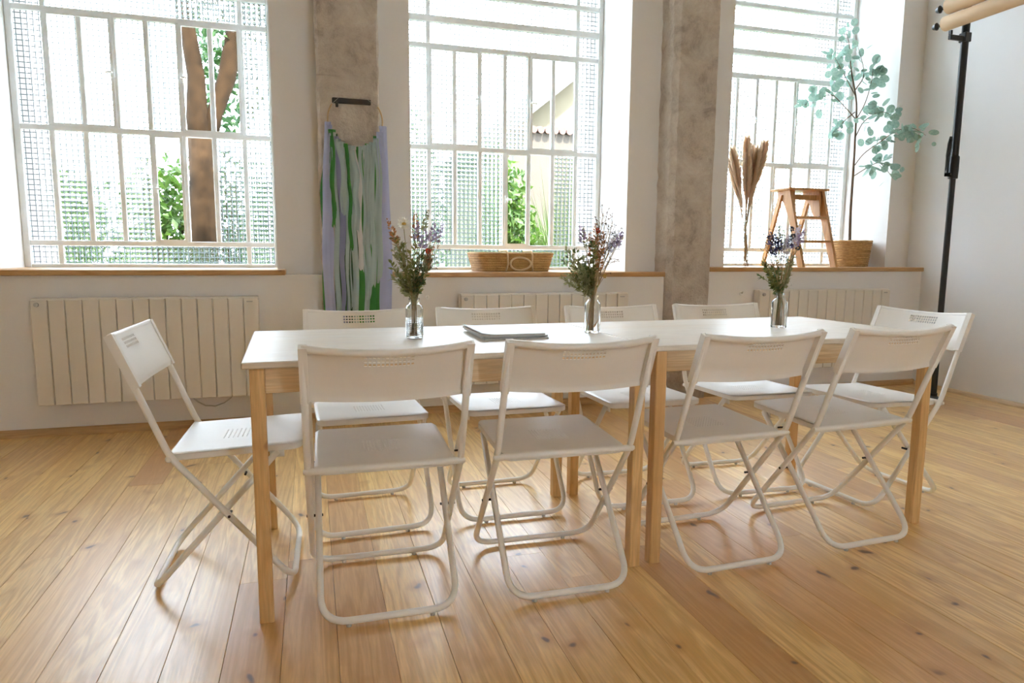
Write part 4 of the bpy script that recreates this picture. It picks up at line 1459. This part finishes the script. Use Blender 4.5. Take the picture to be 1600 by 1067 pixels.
def leaf_cloud(m, c, rad, n, size, r, hollow=0.45):
    for _ in range(n):
        d = rvec(r)
        k = hollow + (1 - hollow) * r.random() ** 0.5
        p = Vector((c[0] + d.x * rad[0] * k, c[1] + d.y * rad[1] * k, c[2] + d.z * rad[2] * k))
        leafs(m, p, rvec(r) + Vector((0, 0, -0.3)), size * r.uniform(0.6, 1.3), size * r.uniform(0.35, 0.6), r)


rg = random.Random(9)
tree = empty('garden_tree', (-0.84, 5.5, -0.6))
tag(tree, 'brown forked tree trunk with green leaves outside the leftmost window', 'tree')
T0 = Vector((-0.84, 5.5, -0.6))
MB().tube([Vector(p) - T0 for p in ((-0.87, 5.5, -0.65), (-0.85, 5.5, 0.4), (-0.835, 5.5, 1.16), (-0.80, 5.5, 1.7), (-0.79, 5.5, 2.12))], [0.20, 0.155, 0.138, 0.128, 0.135], 14).build('trunk', 'bark', tree, True)
MB().tube([Vector(p) - T0 for p in ((-0.79, 5.5, 2.02), (-0.83, 5.5, 2.3), (-0.82, 5.5, 2.68), (-0.88, 5.5, 3.15), (-0.98, 5.45, 3.9), (-1.2, 5.4, 5.0))], [0.125, 0.10, 0.08, 0.07, 0.06, 0.03], 12).build('limb', 'bark', tree, True)
MB().tube([Vector(p) - T0 for p in ((-0.78, 5.5, 2.02), (-0.68, 5.55, 2.35), (-0.56, 5.6, 2.70), (-0.46, 5.6, 3.18), (-0.30, 5.6, 4.0), (0.0, 5.6, 5.0))], [0.11, 0.075, 0.085, 0.08, 0.06, 0.03], 12).build('limb', 'bark', tree, True)
m = MB()
for c_, rd, n_ in (((-0.62, 5.95, 3.35), (0.38, 0.5, 0.65), 700), ((-0.3, 5.9, 3.9), (0.7, 0.7, 0.55), 900), ((-1.4, 5.6, 4.6), (1.2, 0.9, 0.7), 900), ((-0.55, 6.1, 2.75), (0.3, 0.4, 0.45), 350), ((0.25, 5.8, 4.6), (0.9, 0.8, 0.7), 700)):
    leaf_cloud(m, Vector(c_) - T0, rd, n_, 0.11, rg)
tag(m.build('foliage', 'leaf_garden_dark', tree), kind='stuff')


def shrub(x, y, rx, ry, h, n, size, mat, label, seed, z0=-0.6):
    r = random.Random(seed)
    root = empty('garden_shrub', (x, y, z0))
    tag(root, label, 'shrub', 'shrubs in the garden')
    for k in range(4):
        a = r.uniform(0, 6.28)
        MB().tube([(0.1 * math.cos(a), 0.1 * math.sin(a), -0.02), (0.25 * rx * math.cos(a), 0.25 * ry * math.sin(a), h * 0.45), (0.5 * rx * math.cos(a), 0.5 * ry * math.sin(a), h * 0.75)], [0.03, 0.02, 0.01], 6).build('stem', 'bark', root, True)
    m = MB()
    for k in range(7):
        a = r.uniform(0, 6.28); q = r.uniform(0, 0.55)
        leaf_cloud(m, (rx * q * math.cos(a), ry * q * math.sin(a), h * r.uniform(0.28, 0.74)), (rx * 0.62, ry * 0.62, h * 0.30), n // 7, size, r, 0.35)
    tag(m.build('foliage', mat, root), kind='stuff')


shrub(-2.75, 7.6, 0.8, 0.7, 2.6, 2600, 0.15, 'leaf_garden', 'low bright green shrub outside the leftmost window, left of the trunk', 41)
shrub(-1.45, 6.7, 0.55, 0.55, 2.75, 2600, 0.14, 'leaf_garden', 'bright green leafy shrub outside, directly left of the trunk', 42)
shrub(-0.22, 7.6, 0.80, 0.6, 3.3, 3800, 0.14, 'leaf_garden_dark', 'dark green shrub outside the leftmost window, right of the trunk', 43)
shrub(1.35, 7.2, 0.62, 0.6, 3.5, 3600, 0.14, 'leaf_garden_dark', 'tall dark green shrub outside the left half of the middle window', 44)
shrub(2.62, 7.0, 0.55, 0.5, 3.0, 2600, 0.13, 'leaf_garden', 'green shrub outside the centre of the middle window', 45)
shrub(5.5, 7.3, 0.8, 0.6, 2.6, 2400, 0.15, 'leaf_garden', 'green shrub outside the right window behind the pampas grass', 46)


def grass_clump(x, y, h, n, label, seed):
    r = random.Random(seed)
    root = empty('grass_clump', (x, y, -0.6))
    tag(root, label, 'plant', 'grassy plants in the garden')
    m = MB()
    for _ in range(n):
        a = r.uniform(0, 6.28)
        d = Vector((math.cos(a), math.sin(a), 0)) * 0.5
        s = d.cross(Vector((0, 0, 1))) * 0.012
        L_ = h * r.uniform(0.6, 1.0)
        b = d * r.uniform(0, 0.15)
        m1 = b + d * L_ * 0.15 + Vector((0, 0, L_ * 0.65)); e = b + d * L_ * r.uniform(0.25, 0.55) + Vector((0, 0, L_ * r.uniform(0.7, 1.0)))
        m.add([b - s, b + s, m1 + s, m1 - s, e], [(0, 1, 2, 3), (3, 2, 4)])
    tag(m.build('blades', 'leaf_grass', root), kind='stuff')


grass_clump(3.62, 7.6, 2.9, 520, 'arching grassy clump outside the middle window, against the garden wall', 51)
grass_clump(4.75, 6.6, 1.6, 220, 'smaller grassy clump outside the middle window, in front of the garden wall', 52)

# garden wall with tiled coping
gw = empty('garden_wall', (3.3, 8.6, -0.6))
tag(gw, 'weathered beige garden wall with a tiled coping outside the middle window', 'wall')
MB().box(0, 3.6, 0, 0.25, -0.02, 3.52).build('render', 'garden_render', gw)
tm = MB().tube([(0, -0.08, -0.02), (0, 0.34, 0.03)], 0.055, 10).mesh('coping_tile', True, 0.8)
for k in range(30):
    o = link('coping_tile', tm, 'roof_tile', gw)
    o.location = (0.06 + 0.12 * k, 0, 3.575)

hs = empty('neighbour_house', (4.4, 11.0, -0.6))
tag(hs, 'pale yellow gabled house beyond the garden wall', 'house')
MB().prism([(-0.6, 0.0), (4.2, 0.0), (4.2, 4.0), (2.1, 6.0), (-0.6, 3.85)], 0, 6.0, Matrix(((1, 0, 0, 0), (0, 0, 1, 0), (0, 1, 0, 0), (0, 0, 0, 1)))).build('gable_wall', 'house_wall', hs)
for sgn, (a, b) in ((1, ((-1.0, 3.55), (2.1, 6.02))), (-1, ((4.7, 3.55), (2.1, 6.02)))):
    d = (Vector((b[0], 0, b[1])) - Vector((a[0], 0, a[1])))
    nn = Vector((-d.z, 0, d.x)).normalized() * 0.22 * (1 if sgn > 0 else -1)
    p0, p1 = Vector((a[0], 0, a[1])), Vector((b[0], 0, b[1]))
    V = []
    for y in (-0.35, 6.2):
        V += [p0 + Vector((0, y, 0)), p1 + Vector((0, y, 0)), p1 + nn + Vector((0, y, 0)), p0 + nn + Vector((0, y, 0))]
    MB().add(V, [(0, 1, 2, 3), (7, 6, 5, 4), (0, 4, 5, 1), (1, 5, 6, 2), (2, 6, 7, 3), (3, 7, 4, 0)]).build('roof_slope', 'house_trim', hs)
